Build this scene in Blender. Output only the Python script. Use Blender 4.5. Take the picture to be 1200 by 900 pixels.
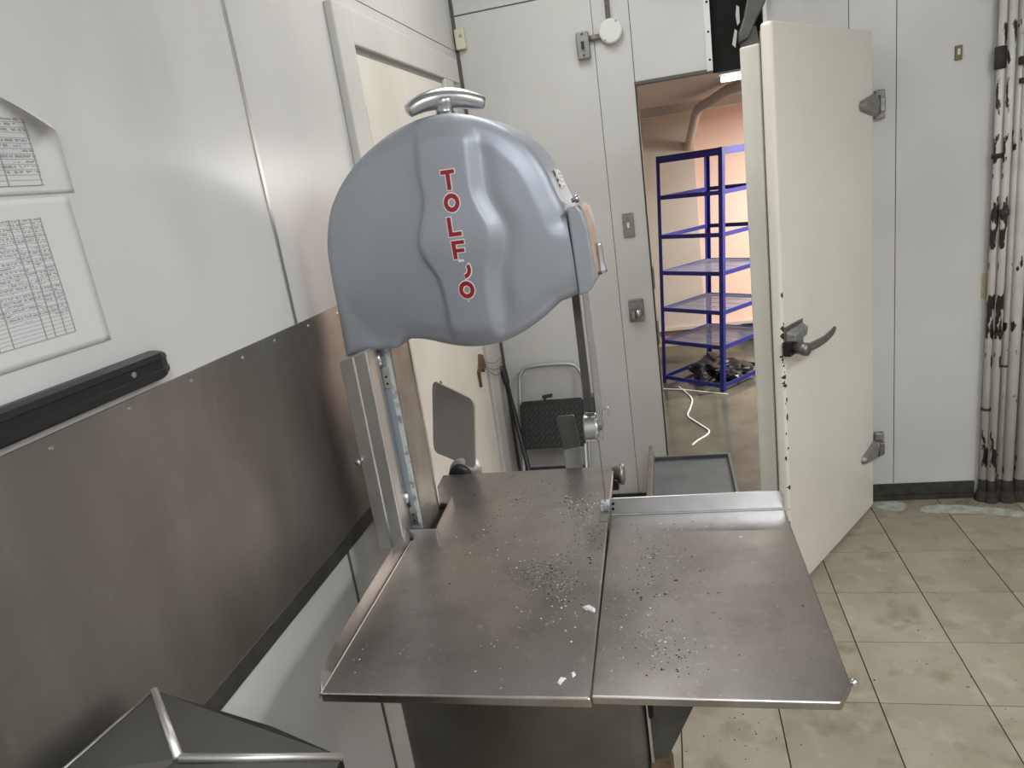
import bpy, bmesh, math, random
from mathutils import Vector, Matrix
random.seed(7)
for o in list(bpy.data.objects): bpy.data.objects.remove(o)
scene = bpy.context.scene
COL = scene.collection

# ------------------------------------------------------------------ camera
F_PX, CX, CY, H = 831.0, 600.0, 450.0, 1.722
def _cd(px, py): return Vector((px-CX, py-CY, F_PX)).normalized()
_Y = _cd(777, 187)
_Z = -_cd(1030, 3400); _Z = (_Z-_Y*_Z.dot(_Y)).normalized()
_X = _Y.cross(_Z)
RM = Matrix((_X, _Y, _Z))                       # camera (right, down, forward) -> world
def hit(px, py, ax, val):
    """pixel -> point on the plane  axis = val  (a wall, a table top, the floor)"""
    r = RM @ Vector((px-CX, py-CY, F_PX)); o = Vector((0, 0, H))
    return o + r*((val-o[ax])/r[ax])
def hy(px, py, y): return hit(px, py, 1, y)
def hx(px, py, x): return hit(px, py, 0, x)
def hz(px, py, z): return hit(px, py, 2, z)
cam = bpy.data.cameras.new('camera'); camo = bpy.data.objects.new('camera', cam); COL.objects.link(camo)
right, up, back = RM @ Vector((1, 0, 0)), RM @ Vector((0, -1, 0)), RM @ Vector((0, 0, -1))
camo.matrix_world = Matrix(((right.x, up.x, back.x, 0), (right.y, up.y, back.y, 0), (right.z, up.z, back.z, H), (0, 0, 0, 1)))
cam.sensor_fit = 'HORIZONTAL'; cam.sensor_width = 36; cam.lens = F_PX/1200*36; cam.clip_start = .02
scene.camera = camo

# ------------------------------------------------------------------ world, exposure, lights
w = bpy.data.worlds.new('World'); scene.world = w; w.use_nodes = True
w.node_tree.nodes['Background'].inputs[0].default_value = (.5, .55, .6, 1)
w.node_tree.nodes['Background'].inputs[1].default_value = .05
vs = scene.view_settings
vs.view_transform = 'Standard'; vs.look = 'None'; vs.exposure = 0.14; vs.gamma = 1.0; vs.use_curve_mapping = False

def area(name, loc, sx, sy, power, color, rot=(0, 0, 0)):
    l = bpy.data.lights.new(name, 'AREA'); l.shape = 'RECTANGLE'; l.size = sx; l.size_y = sy
    l.energy = power; l.color = color
    o = bpy.data.objects.new(name, l); o.location = loc; o.rotation_euler = rot; COL.objects.link(o); return o
CEIL = 3.0
LAMPS = [(-.28, 2.3), (.6, -.95), (1.95, .55)]              # fluorescent fixtures of the room, out of frame on the ceiling
for i, (lx, ly) in enumerate(LAMPS):
    area('room_light', (lx, ly, CEIL-.085), .56, 1.16, (7.5, 56, 42)[i], ((1, .985, .94), (.86, .93, 1.0), (.97, .99, 1.0))[i])
INNER_CEIL = 2.13
for cx_, cy_, ce_ in ((.80, 3.95, 20), (1.55, 5.45, 100)): area('cold_room_light', (cx_, cy_, INNER_CEIL-.095), .95, .10, ce_, (1.0, .97, .93))  # second lamp is added out of view to brighten the cold room

# ------------------------------------------------------------------ materials
MATS = {}
def nodes_of(m): return m.node_tree.nodes, m.node_tree.links
def mat(name, base, rough=.5, metal=0.0, var=0.0, scale=4.0, col2=None, detail=6, stretch=None, bump=0.0, bscale=60, lo=.35, hi=.7, spec=None, rvar=0.0):
    """principled + optional noise mix between base and col2"""
    m = bpy.data.materials.new(name); m.use_nodes = True; N, L = nodes_of(m)
    b = N['Principled BSDF']; b.inputs['Roughness'].default_value = rough; b.inputs['Metallic'].default_value = metal
    if spec is not None: b.inputs['Specular IOR Level'].default_value = spec
    b.inputs['Base Color'].default_value = (*base, 1)
    tc = N.new('ShaderNodeTexCoord'); mp = N.new('ShaderNodeMapping'); L.new(tc.outputs['Object'], mp.inputs[0])
    if stretch: mp.inputs['Scale'].default_value = stretch
    if col2 is None and var: col2 = tuple(c*(1-var) for c in base)
    if col2:
        n = N.new('ShaderNodeTexNoise'); n.inputs['Scale'].default_value = scale; n.inputs['Detail'].default_value = detail
        L.new(mp.outputs[0], n.inputs['Vector'])
        r = N.new('ShaderNodeValToRGB'); r.color_ramp.elements[0].position = lo; r.color_ramp.elements[1].position = hi
        r.color_ramp.elements[0].color = (*base, 1); r.color_ramp.elements[1].color = (*col2, 1)
        L.new(n.outputs['Fac'], r.inputs[0]); L.new(r.outputs[0], b.inputs['Base Color'])
        if rvar:
            q = N.new('ShaderNodeMapRange'); q.inputs[3].default_value = rough; q.inputs[4].default_value = rough+rvar
            L.new(n.outputs['Fac'], q.inputs[0]); L.new(q.outputs[0], b.inputs['Roughness'])
    if bump:
        n2 = N.new('ShaderNodeTexNoise'); n2.inputs['Scale'].default_value = bscale; n2.inputs['Detail'].default_value = 3
        L.new(mp.outputs[0], n2.inputs['Vector'])
        bp = N.new('ShaderNodeBump'); bp.inputs['Strength'].default_value = bump; bp.inputs['Distance'].default_value = .002
        L.new(n2.outputs['Fac'], bp.inputs['Height']); L.new(bp.outputs[0], b.inputs['Normal'])
    MATS[name] = m; return m
def emit(name, col, st):
    m = bpy.data.materials.new(name); m.use_nodes = True; b = m.node_tree.nodes['Principled BSDF']
    b.inputs['Base Color'].default_value = (.9, .9, .9, 1); b.inputs['Emission Color'].default_value = (*col, 1); b.inputs['Emission Strength'].default_value = st
    MATS[name] = m; return m
def speckle(m, col, scale, lo, hi, stretch=(1, 1, 1), amount=1.0):
    """adds chips / spots of another colour on top of a material's colour"""
    N, L = nodes_of(m); b = N['Principled BSDF']
    tc = N.new('ShaderNodeTexCoord'); mp = N.new('ShaderNodeMapping'); mp.inputs['Scale'].default_value = stretch
    mp.inputs['Location'].default_value = (3.1, 1.7, .4)
    L.new(tc.outputs['Object'], mp.inputs[0])
    n = N.new('ShaderNodeTexNoise'); n.inputs['Scale'].default_value = scale; n.inputs['Detail'].default_value = 5
    L.new(mp.outputs[0], n.inputs['Vector'])
    r = N.new('ShaderNodeMapRange'); r.inputs[1].default_value = lo; r.inputs[2].default_value = hi; r.inputs[4].default_value = amount
    L.new(n.outputs['Fac'], r.inputs[0])
    mx = N.new('ShaderNodeMix'); mx.data_type = 'RGBA'
    L.new(r.outputs[0], mx.inputs[0])
    lk = b.inputs['Base Color'].links
    if lk: L.new(lk[0].from_socket, mx.inputs[6])
    else: mx.inputs[6].default_value = b.inputs['Base Color'].default_value
    mx.inputs[7].default_value = (*col, 1)
    L.new(mx.outputs[2], b.inputs['Base Color']); return m

mat('wall_white', (.60, .585, .57), .26, var=.12, scale=1.9, lo=.38, hi=.78, spec=.45, detail=8)
speckle(MATS['wall_white'], (.42, .40, .37), 2.6, .58, .85, (1, 1, .45), .5)
mat('wall_cream', (.74, .71, .64), .45, col2=(.61, .585, .52), scale=2.5)
mat('casing_paint', (.60, .585, .55), .42, var=.1, scale=3)
mat('door_white', (.82, .77, .685), .32, var=.08, scale=2.0)
mat('seam', (.10, .10, .09), .6)
mat('seam_soft', (.33, .32, .30), .6)
mat('ceiling_paint', (.62, .62, .60), .8)
mat('grout', (.045, .038, .028), .9)
mat('grime', (.022, .02, .015), .8, col2=(.05, .045, .03), scale=22)
mat('trim_metal', (.55, .55, .54), .35, .9)
mat('hood_steel', (.075, .071, .067), .42, 1.0, var=.15, scale=6)
mat('sheet_steel', (.38, .355, .33), .45, 1.0, col2=(.30, .28, .255), scale=3.2, detail=8, rvar=.12, bump=.05, bscale=200, stretch=(1, 1, 1))
speckle(MATS['sheet_steel'], (.17, .155, .135), 3.4, .47, .80, (1, 1, .3), .75)
speckle(MATS['sheet_steel'], (.50, .47, .44), 26, .62, .80, (1, 1, .5), .35)
mat('table_steel', (.43, .395, .37), .29, 1.0, col2=(.33, .305, .285), scale=5.0, detail=9, rvar=.12, bump=.06, bscale=160)
speckle(MATS['table_steel'], (.20, .18, .165), 7, .50, .78, (1, 1, 1), .6)
speckle(MATS['table_steel'], (.62, .60, .58), 55, .62, .76, (1, 1, 1), .4)
mat('bright_steel', (.60, .60, .60), .3, 1.0, var=.15, scale=12)
mat('guard_steel', (.66, .645, .615), .46, 1.0, var=.14, scale=9)
mat('chrome', (.55, .55, .565), .28, 1.0, var=.1, scale=15)
mat('dull_steel', (.30, .29, .27), .45, 1.0, var=.3, scale=25)
mat('head_paint', (.37, .385, .425), .46, .5, col2=(.33, .345, .38), scale=4, bump=.12, bscale=380)
mat('column_paint', (.30, .325, .36), .42, .3, var=.1, scale=6)
mat('worn_white', (.55, .56, .57), .5, .2, col2=(.25, .26, .28), scale=40, lo=.5, hi=.62)
mat('brown_steel', (.36, .335, .305), .45, .6, col2=(.27, .245, .21), scale=14)
mat('plate_steel', (.47, .45, .425), .42, .45, var=.15, scale=8)
mat('dark_steel', (.13, .125, .12), .45, .7, var=.3, scale=20)
mat('cabinet_steel', (.23, .22, .20), .4, 1.0, col2=(.17, .16, .145), scale=5, rvar=.1)
mat('letter_red', (.33, .012, .018), .45, col2=(.20, .01, .015), scale=60)
mat('letter_white', (.80, .74, .70), .5)
mat('label_tan', (.42, .27, .19), .6, col2=(.55, .43, .33), scale=30)
mat('label_white', (.75, .74, .70), .5, col2=(.08, .08, .08), scale=160, lo=.52, hi=.56)
mat('black_plastic', (.012, .012, .013), .4, bump=.1)
mat('black_rubber', (.016, .016, .016), .65, bump=.35, bscale=220)
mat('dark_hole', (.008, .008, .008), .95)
mat('grey_tube', (.42, .42, .41), .4, .6)
mat('blue_paint', (.013, .02, .23), .55, col2=(.01, .014, .15), scale=9)
mat('peach_wall', (.74, .52, .41), .7, col2=(.70, .55, .46), scale=2.2)
mat('beige_wall', (.50, .445, .385), .7, var=.08, scale=3)
mat('stained_wall', (.44, .32, .25), .75, col2=(.30, .24, .19), scale=9)
mat('wet_concrete', (.108, .107, .082), .09, col2=(.06, .06, .046), scale=3.5, rvar=.12, detail=8)
mat('mesh_grey', (.16, .17, .24), .55)
mat('bag_black', (.010, .010, .012), .42, bump=.5, bscale=35)
mat('cable_white', (.78, .77, .74), .5)
mat('bin_grey', (.10, .108, .11), .5, .2, col2=(.075, .08, .082), scale=8)
mat('bin_rim', (.105, .092, .066), .6, var=.3, scale=14)
mat('paper', (.60, .59, .58), .75)
mat('plate_grey', (.29, .285, .27), .5, .4, col2=(.19, .18, .16), scale=45, lo=.4, hi=.75)
mat('plate_dark', (.16, .15, .13), .5, .4, col2=(.34, .33, .31), scale=40)
mat('box_cream', (.62, .60, .46), .5)
mat('box_white', (.68, .67, .645), .45)
mat('pipe_white', (.66, .645, .60), .38, var=.15, scale=12)
speckle(MATS['pipe_white'], (.03, .022, .016), 34, .63, .65, (1, 1, .35))
mat('pipe_worn', (.62, .60, .56), .42, var=.15, scale=12)
speckle(MATS['pipe_worn'], (.028, .02, .014), 30, .545, .565, (1, 1, .3))
mat('tape_tan', (.50, .42, .31), .55, var=.15, scale=30)
mat('rust', (.07, .042, .026), .9, col2=(.20, .12, .065), scale=45)
mat('rib_grey', (.05, .05, .05), .5)
mat('wire', (.24, .23, .2), .5, .4)
mat('brass', (.30, .24, .11), .45, .6)
mat('brass_dark', (.13, .115, .045), .5, .4)
mat('patch', (.52, .56, .51), .35, col2=(.38, .37, .30), scale=22, lo=.42, hi=.62)
mat('bone_white', (.75, .73, .70), .6)
mat('crumb_dark', (.012, .011, .010), .7)
mat('crumb_grey', (.32, .31, .30), .6)
mat('clear_sleeve', (.72, .72, .72), .25)
emit('lamp_glow', (.93, 1.0, 1.0), 3.0)
mat('tile', (.37, .325, .25), .33, col2=(.30, .26, .19), scale=5.5, detail=10, lo=.38, hi=.72)
speckle(MATS['tile'], (.17, .135, .085), 9, .54, .74, (1, 1, 1), .7)
speckle(MATS['tile'], (.46, .42, .35), 14, .56, .72, (1, 1, 1), .5)
speckle(MATS['tile'], (.05, .04, .03), 60, .70, .73, (1, 1, 1), .8)
for mm_, cols in ((MATS['tile'], None),):       # tile to tile tone difference
    N, L = nodes_of(mm_); b = N['Principled BSDF']; src = b.inputs['Base Color'].links[0].from_socket
    oi = N.new('ShaderNodeObjectInfo'); mr = N.new('ShaderNodeMapRange'); mr.inputs[3].default_value = .9; mr.inputs[4].default_value = 1.07
    L.new(oi.outputs['Random'], mr.inputs[0]); hs = N.new('ShaderNodeHueSaturation')
    L.new(mr.outputs[0], hs.inputs['Value']); L.new(src, hs.inputs['Color']); L.new(hs.outputs[0], b.inputs['Base Color'])
    tcs = [n for n in N if n.type == 'TEX_COORD'] # every tile gets its own grain
    for n in [n for n in N if n.type == 'MAPPING']:
        vm = N.new('ShaderNodeVectorMath'); vm.operation = 'MULTIPLY_ADD'
        cb = N.new('ShaderNodeCombineXYZ')
        L.new(oi.outputs['Random'], cb.inputs[0]); L.new(oi.outputs['Random'], cb.inputs[1])
        L.new(cb.outputs[0], vm.inputs[0]); vm.inputs[1].default_value = (37, 91, 0)
        L.new(n.inputs[0].links[0].from_socket, vm.inputs[2]); L.new(vm.outputs[0], n.inputs[0])
# printed sheet: ruled table with lines of unreadable print
def printed(name, rows, cols, seed):
    m = bpy.data.materials.new(name); m.use_nodes = True; N, L = nodes_of(m); b = N['Principled BSDF']; b.inputs['Roughness'].default_value = .7
    uv = N.new('ShaderNodeUVMap'); sx = N.new('ShaderNodeSeparateXYZ'); L.new(uv.outputs[0], sx.inputs[0])
    def M(op, a, c=None, d=None):
        n = N.new('ShaderNodeMath'); n.operation = op
        for i, v in enumerate((a, c, d)):
            if v is None: continue
            if isinstance(v, (int, float)): n.inputs[i].default_value = v
            else: L.new(v, n.inputs[i])
        return n.outputs[0]
    u, v = sx.outputs[0], sx.outputs[1]
    fr = M('FRACT', M('MULTIPLY', v, rows)); rl = M('LESS_THAN', fr, .12)
    line = rl
    for c in cols: line = M('MAXIMUM', line, M('LESS_THAN', M('ABSOLUTE', M('SUBTRACT', u, c)), .004))
    mp = N.new('ShaderNodeMapping'); mp.inputs['Scale'].default_value = (70, rows*1.0, 1); mp.inputs['Location'].default_value = (seed, seed, 0); L.new(uv.outputs[0], mp.inputs[0])
    n = N.new('ShaderNodeTexNoise'); n.inputs['Scale'].default_value = 1.0; n.inputs['Detail'].default_value = 2; L.new(mp.outputs[0], n.inputs['Vector'])
    mp2 = N.new('ShaderNodeMapping'); mp2.inputs['Scale'].default_value = (7, rows*1.0, 1); mp2.inputs['Location'].default_value = (seed*2, 0, 0); L.new(uv.outputs[0], mp2.inputs[0])
    n2 = N.new('ShaderNodeTexNoise'); n2.inputs['Scale'].default_value = 1.0; L.new(mp2.outputs[0], n2.inputs['Vector'])
    inrow = M('MULTIPLY', M('GREATER_THAN', fr, .36), M('LESS_THAN', fr, .86))
    txt = M('MULTIPLY', M('MULTIPLY', M('GREATER_THAN', n.outputs['Fac'], .47), inrow), M('MULTIPLY', M('GREATER_THAN', n2.outputs['Fac'], .45), M('GREATER_THAN', v, .16)))
    ink = M('MAXIMUM', M('MULTIPLY', line, .85), M('MULTIPLY', txt, .75))
    mx = N.new('ShaderNodeMix'); mx.data_type = 'RGBA'; L.new(ink, mx.inputs[0])
    mx.inputs[6].default_value = (.595, .585, .575, 1); mx.inputs[7].default_value = (.20, .20, .20, 1)
    L.new(mx.outputs[2], b.inputs['Base Color']); MATS[name] = m
printed('print_lower', 30, (.01, .40, .52, .60, .80, .86, .93, .993), 3.3)
printed('print_upper', 13, (.01, .45, .62, .80, .99), 8.1)

# ------------------------------------------------------------------ helpers
ROOT = {}                                       # object -> world location of its top-level thing
def root_loc(p): return ROOT.get(p.name, Vector((0, 0, 0)))
def props(o, label=None, cat=None, group=None, kind=None):
    if label: o['label'] = label
    if cat: o['category'] = cat
    if group: o['group'] = group
    if kind: o['kind'] = kind
    return o
def thing(name, loc, label, cat, group=None, kind=None):
    o = bpy.data.objects.new(name, None); o.location = loc; o.empty_display_size = .05; COL.objects.link(o)
    ROOT[o.name] = Vector(loc); return props(o, label, cat, group, kind)
def mk(name, vf, material, parent=None, smooth=False, bevel=0.0, seg=2, origin=None, uvs=None):
    verts, faces = vf
    verts = [Vector(v) for v in verts]
    if parent is None:
        if origin is None:
            xs = [v.x for v in verts]; ys = [v.y for v in verts]; zs = [v.z for v in verts]
            origin = Vector(((min(xs)+max(xs))/2, (min(ys)+max(ys))/2, min(zs)))
        off = Vector(origin)
    else: off = root_loc(parent)
    me = bpy.data.meshes.new(name); me.from_pydata([v-off for v in verts], [], faces)
    bm = bmesh.new(); bm.from_mesh(me); bmesh.ops.recalc_face_normals(bm, faces=bm.faces); bm.to_mesh(me); bm.free()
    if uvs:
        l = me.uv_layers.new(name='UVMap')
        for lp in me.loops: l.data[lp.index].uv = uvs[lp.vertex_index]
    if smooth:
        for p in me.polygons: p.use_smooth = True
    me.materials.append(MATS[material])
    o = bpy.data.objects.new(name, me); COL.objects.link(o)
    if parent is None: o.location = off; ROOT[o.name] = off
    else: o.parent = parent; ROOT[o.name] = off
    if bevel:
        b = o.modifiers.new('bevel', 'BEVEL'); b.width = bevel; b.segments = seg; b.limit_method = 'ANGLE'; b.angle_limit = math.radians(40)
        b.harden_normals = False
    if smooth == 'auto' or (smooth and bevel): pass
    return o
def box(x0, x1, y0, y1, z0, z1):
    v = [(x, y, z) for z in (z0, z1) for y in (y0, y1) for x in (x0, x1)]
    return v, [(0, 2, 3, 1), (4, 5, 7, 6), (0, 1, 5, 4), (2, 6, 7, 3), (0, 4, 6, 2), (1, 3, 7, 5)]
def join(*vfs):
    V, Fc = [], []
    for v, f in vfs:
        n = len(V); V += [Vector(p) for p in v]; Fc += [tuple(i+n for i in q) for q in f]
    return V, Fc
def loft(a, b):
    """closed polygon a to closed polygon b (3-D points), capped"""
    n = len(a); V = [Vector(p) for p in a]+[Vector(p) for p in b]
    Fc = [tuple(range(n)), tuple(range(2*n-1, n-1, -1))]+[(i, (i+1) % n, n+(i+1) % n, n+i) for i in range(n)]
    return V, Fc
def prism(poly, ax, a0, a1):
    """2-D polygon extruded along axis ax; poly gives the other two coordinates in x<y<z order"""
    def put(p, a):
        q = list(p); q.insert(ax, a); return Vector(q)
    return loft([put(p, a0) for p in poly], [put(p, a1) for p in poly])
def extr(pts, d):
    d = Vector(d); return loft(pts, [Vector(p)+d for p in pts])
def tube(path, r, n=10, closed=False, flat=None):
    path = [Vector(p) for p in path]; m = len(path)
    rs = r if isinstance(r, (list, tuple)) else [r]*m
    V, Fc = [], []; up_ = None
    for i, p in enumerate(path):
        a = path[i-1] if (i > 0 or closed) else p; c = path[(i+1) % m] if (i < m-1 or closed) else p
        t = (c-a).normalized()
        if up_ is None: up_ = t.orthogonal().normalized() if flat is None else (Vector(flat)-t*t.dot(Vector(flat))).normalized()
        else: up_ = (up_-t*t.dot(up_)).normalized()
        s = t.cross(up_)
        for k in range(n):
            th = 2*math.pi*k/n; V.append(p+(up_*math.cos(th)+s*math.sin(th))*rs[i])
    for i in range(m if closed else m-1):
        j = (i+1) % m
        for k in range(n): Fc.append((i*n+k, i*n+(k+1) % n, j*n+(k+1) % n, j*n+k))
    if not closed: Fc += [tuple(range(n)), tuple(range((m-1)*n, m*n))]
    return V, Fc
def cyl(a, b, r, n=20, r2=None): return tube([a, b], [r, r if r2 is None else r2], n)
def lathe(a, axis, prof, n=20):
    """profile [(t along axis, radius)] from point a"""
    a, axis = Vector(a), Vector(axis).normalized(); u = axis.orthogonal().normalized(); s = axis.cross(u)
    V, Fc = [], []
    for t, r in prof:
        for k in range(n):
            th = 2*math.pi*k/n; V.append(a+axis*t+(u*math.cos(th)+s*math.sin(th))*r)
    for i in range(len(prof)-1):
        for k in range(n): Fc.append((i*n+k, i*n+(k+1) % n, (i+1)*n+(k+1) % n, (i+1)*n+k))
    Fc += [tuple(range(n)), tuple(range((len(prof)-1)*n, len(prof)*n))]
    return V, Fc
def smooth_path(pts, k=6):
    pts = [Vector(p) for p in pts]; out = []
    for i in range(len(pts)-1):
        p0 = pts[max(i-1, 0)]; p1 = pts[i]; p2 = pts[i+1]; p3 = pts[min(i+2, len(pts)-1)]
        for j in range(k):
            t = j/k
            out.append(.5*((2*p1)+(p2-p0)*t+(2*p0-5*p1+4*p2-p3)*t*t+(3*p1-p0-3*p2+p3)*t**3))
    return out+[pts[-1]]
def rrect(x0, x1, y0, y1, r, n=4):
    out = []
    for cx_, cy_, a in ((x1-r, y1-r, 0), (x0+r, y1-r, 90), (x0+r, y0+r, 180), (x1-r, y0+r, 270)):
        for k in range(n+1):
            th = math.radians(a+90*k/n); out.append((cx_+r*math.cos(th), cy_+r*math.sin(th)))
    return out
def basis_box(o, u, v, n, u0, u1, v0, v1, n0, n1):
    o, u, v, n = (Vector(q) for q in (o, u, v, n))
    V, Fc = box(u0, u1, v0, v1, n0, n1)
    return [o+u*a+v*b+n*c for a, b, c in V], Fc

XW, YF = -.876, 3.412                           # left wall plane, far wall plane
XR, YB = 3.0, -2.3
IX0, IX1, IY1 = -1.2, 2.2, 6.8                  # cold room beyond the opening

# ------------------------------------------------------------------ the setting
def struct(name, vf, m, **k): return props(mk(name, vf, m, **k), kind='structure')
# floor: bed + tiles, each tile its own piece
floor = struct('floor', box(XW-.1, XR+.1, YB-.1, YF+.06, -.12, -.007), 'grout', origin=(0, 0, 0))
TX, TY, X0T, Y0T = .3058, .3030, .2245, 2.017
tile_me = None
tx_lines = [X0T+TX*k for k in range(-4, 10)]; ty_lines = [Y0T+TY*k for k in range(-15, 5)]
def tile_piece(x0, x1, y0, y1, share):
    global tile_me
    g = .0020
    if share and tile_me is not None:
        o = bpy.data.objects.new('tile', tile_me); COL.objects.link(o); o.parent = floor; o.location = ((x0+x1)/2, (y0+y1)/2, 0); return
    cx, cy = (x0+x1)/2, (y0+y1)/2; hx_, hy_ = (x1-x0)/2-g, (y1-y0)/2-g; e = .0003
    a = [(-hx_, -hy_, -.0075), (hx_, -hy_, -.0075), (hx_, hy_, -.0075), (-hx_, hy_, -.0075)]
    b = [(-hx_, -hy_, -e), (hx_, -hy_, -e), (hx_, hy_, -e), (-hx_, hy_, -e)]
    c = [(-hx_+e, -hy_+e, 0), (hx_-e, -hy_+e, 0), (hx_-e, hy_-e, 0), (-hx_+e, hy_-e, 0)]
    V = a+b+c; Fc = [(3, 2, 1, 0), (8, 9, 10, 11)]
    for s in (0, 4): Fc += [(s+i, s+(i+1) % 4, s+4+(i+1) % 4, s+4+i) for i in range(4)]
    o = mk('tile', (V, Fc), 'tile', floor); o.location = (cx, cy, 0)
    if share: tile_me = o.data
xs = [XW]+[x for x in tx_lines if x > XW+.02 and x < XR]+[XR]
ys = [YB]+[y for y in ty_lines if YB+.02 < y < YF-.03]+[YF-.006]
for i in range(len(xs)-1):
    for j in range(len(ys)-1):
        full = abs(xs[i+1]-xs[i]-TX) < 1e-4 and abs(ys[j+1]-ys[j]-TY) < 1e-4
        tile_piece(xs[i], xs[i+1], ys[j], ys[j+1], full)
struct('ceiling', box(XW-.1, XR+.1, YB-.1, YF+.1, CEIL, CEIL+.08), 'ceiling_paint')
struct('wall_right', box(XR, XR+.1, YB-.1, YF+.1, 0, CEIL), 'wall_white')
struct('wall_back', box(XW-.1, XR, YB-.1, YB, 0, CEIL), 'wall_white')
# left wall: backing, white boards with joints between, steel sheet
wl = struct('wall_left', box(XW-.10, XW-.004, YB-.1, YF+.1, 0, CEIL), 'seam', origin=(XW, 0, 0))
def lpanel(y0, y1, z0, z1, name='wall_board', m='wall_white', t=0): return mk(name, box(XW-.0045, XW+t, y0, y1, z0, z1), m, wl, bevel=.0012, seg=1)
SEAM = 1.512
for a, b in ((YB, -1.0), (-1.0, .26), (.26, SEAM-.0035), (SEAM+.0035, 2.73), (2.7335, YF-.006)):
    lpanel(a, b, 0, 2.318); lpanel(a, b, 2.3205, CEIL)
mk('joint_strip', box(XW, XW+.003, SEAM-.006, SEAM+.006, 1.47, 2.318), 'trim_metal', wl)
mk('joint_strip', box(XW, XW+.002, SEAM-.005, SEAM+.005, .02, .862), 'seam', wl)
# far wall: boards around the opening
OX0, OX1, OZ1 = -.093, .80, 2.052
wf = struct('wall_far', join(box(XW-.1, OX0+.004, YF+.004, YF+.11, 0, CEIL), box(OX1-.004, XR+.1, YF+.004, YF+.11, 0, CEIL),
                             box(OX0+.004, .232, YF+.004, YF+.11, OZ1+.004, CEIL), box(.455, OX1-.004, YF+.004, YF+.11, OZ1+.004, CEIL), box(.232, .455, YF+.004, YF+.11, 2.52, CEIL)), 'seam', origin=(0, YF, 0))
def fpanel(x0, x1, z0, z1, m='wall_white'): return mk('wall_board', box(x0, x1, YF, YF+.0045, z0, z1), m, wf, bevel=.001, seg=1)
SX = -.252
fpanel(XW+.014, SX-.0025, 0, 2.462); fpanel(XW+.014, SX-.0025, 2.468, CEIL)
fpanel(SX, OX0-.002, 0, CEIL); fpanel(OX0+.001, .228, OZ1+.012, CEIL)
fpanel(.46, .776, OZ1, CEIL); fpanel(.779, .955, 0, CEIL); fpanel(.958, XR, 0, CEIL)
mk('corner_strip', box(XW+.001, XW+.013, YF-.003, YF+.004, 0, CEIL), 'seam', wf)
mk('head_strip', box(OX0-.004, .236, YF-.004, YF+.06, OZ1, OZ1+.012), 'seam', wf)
mk('jamb_strip', box(OX0-.003, OX0+.0035, YF-.003, YF+.11, 0, OZ1), 'grime', wf)
# steel strip with bolts beside the rail slot above the opening
ss = mk('slot_edge_strip', box(.212, .237, YF-.006, YF+.05, OZ1+.004, 2.9), 'guard_steel', wf)
for z in (2.10, 2.21, 2.325, 2.44): mk('bolt', lathe((.2265, YF-.006, z), (0, -1, 0), [(0, .005), (.003, .0045), (.0045, .002)], 8), 'dark_hole', ss)
mk('slot_side_strip', box(.447, .462, YF-.006, YF+.05, OZ1+.004, 2.9), 'guard_steel', wf)
mk('rubber_flap', box(.238, .400, YF+.03, YF+.036, OZ1-.004, 2.52), 'dark_hole', wf)
mk('rubber_flap', box(.404, .447, YF+.05, YF+.056, OZ1-.004, 2.52), 'dark_hole', wf)
for pts in ([(863, 6), (866, 8), (867, 26), (864, 30), (862, 18)], [(861, 34), (864, 36), (862, 56), (858, 52)]):  # white strips painted as light shining through slits beside the flap
    mk('painted_light_slit', extr([hy(px, py, YF+.027) for px, py in pts], (0, .002, 0)), 'letter_white', wf)
# baseboards
struct('baseboard_far', join(box(.83, 1.30, YF-.012, YF-.0005, .028, .083), box(.83, 1.30, YF-.017, YF-.0005, .0005, .026), box(1.56, XR-.002, YF-.012, YF-.0005, .0005, .083)), 'grime')
struct('baseboard_side', box(XW+.02, OX0-.004, YF-.012, YF-.0005, .0005, .088), 'grime')

# ---- steel splash sheet on the left wall
sp = mk('splash_sheet', box(XW+.0003, XW+.0055, YB+.3, 2.02, .868, 1.472), 'sheet_steel', wl)
mk('lip', prism([(XW+.0055, .868), (XW+.0055, .908), (XW+.0068, .908), (XW+.0068, .868)], 1, YB+.3, 2.02), 'dark_steel', sp)
mk('groove', box(XW+.0055, XW+.0057, YB+.3, 2.02, .9085, .911), 'seam', sp)
for i, y in enumerate([.42, .60, .78, .94, 1.10, 1.27, 1.40, 1.56, 1.72, 1.88]):
    mk('rivet', lathe((XW+.0055, y, 1.458-.002*(i % 3)), (1, 0, 0), [(0, .0042), (.0015, .0036), (.0022, .001)], 8), 'bright_steel', sp)

# ---- door in the left wall, with its casing
d1 = thing('door_1', (XW, 2.6, 0), 'cream painted wooden door with wide casing in the panelled wall behind the saw', 'door', kind='structure')
DZ = 2.17
mk('casing', box(XW, XW+.026, 2.03, 2.145, .001, DZ+.10), 'casing_paint', d1, bevel=.004)
mk('casing', box(XW, XW+.026, 3.06, 3.19, .001, DZ+.0), 'casing_paint', d1, bevel=.004)
mk('casing', box(XW, XW+.025, 2.145, 3.30, DZ, DZ+.10), 'casing_paint', d1, bevel=.004)
mk('stop_strip', box(XW, XW+.010, 2.145, 3.06, DZ-.018, DZ), 'seam_soft', d1)
lf = mk('door_leaf', box(XW, XW+.014, 2.152, 3.04, .012, DZ-.02), 'wall_cream', d1, bevel=.003)
for z in (1.94, 1.05, .25):
    hg = mk('hinge', box(XW+.014, XW+.0165, 2.146, 2.166, z-.056, z+.056), 'brass', d1)
    mk('pin', cyl((XW+.019, 2.149, z-.06), (XW+.019, 2.149, z+.06), .0045, 8), 'brass', hg)
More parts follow.
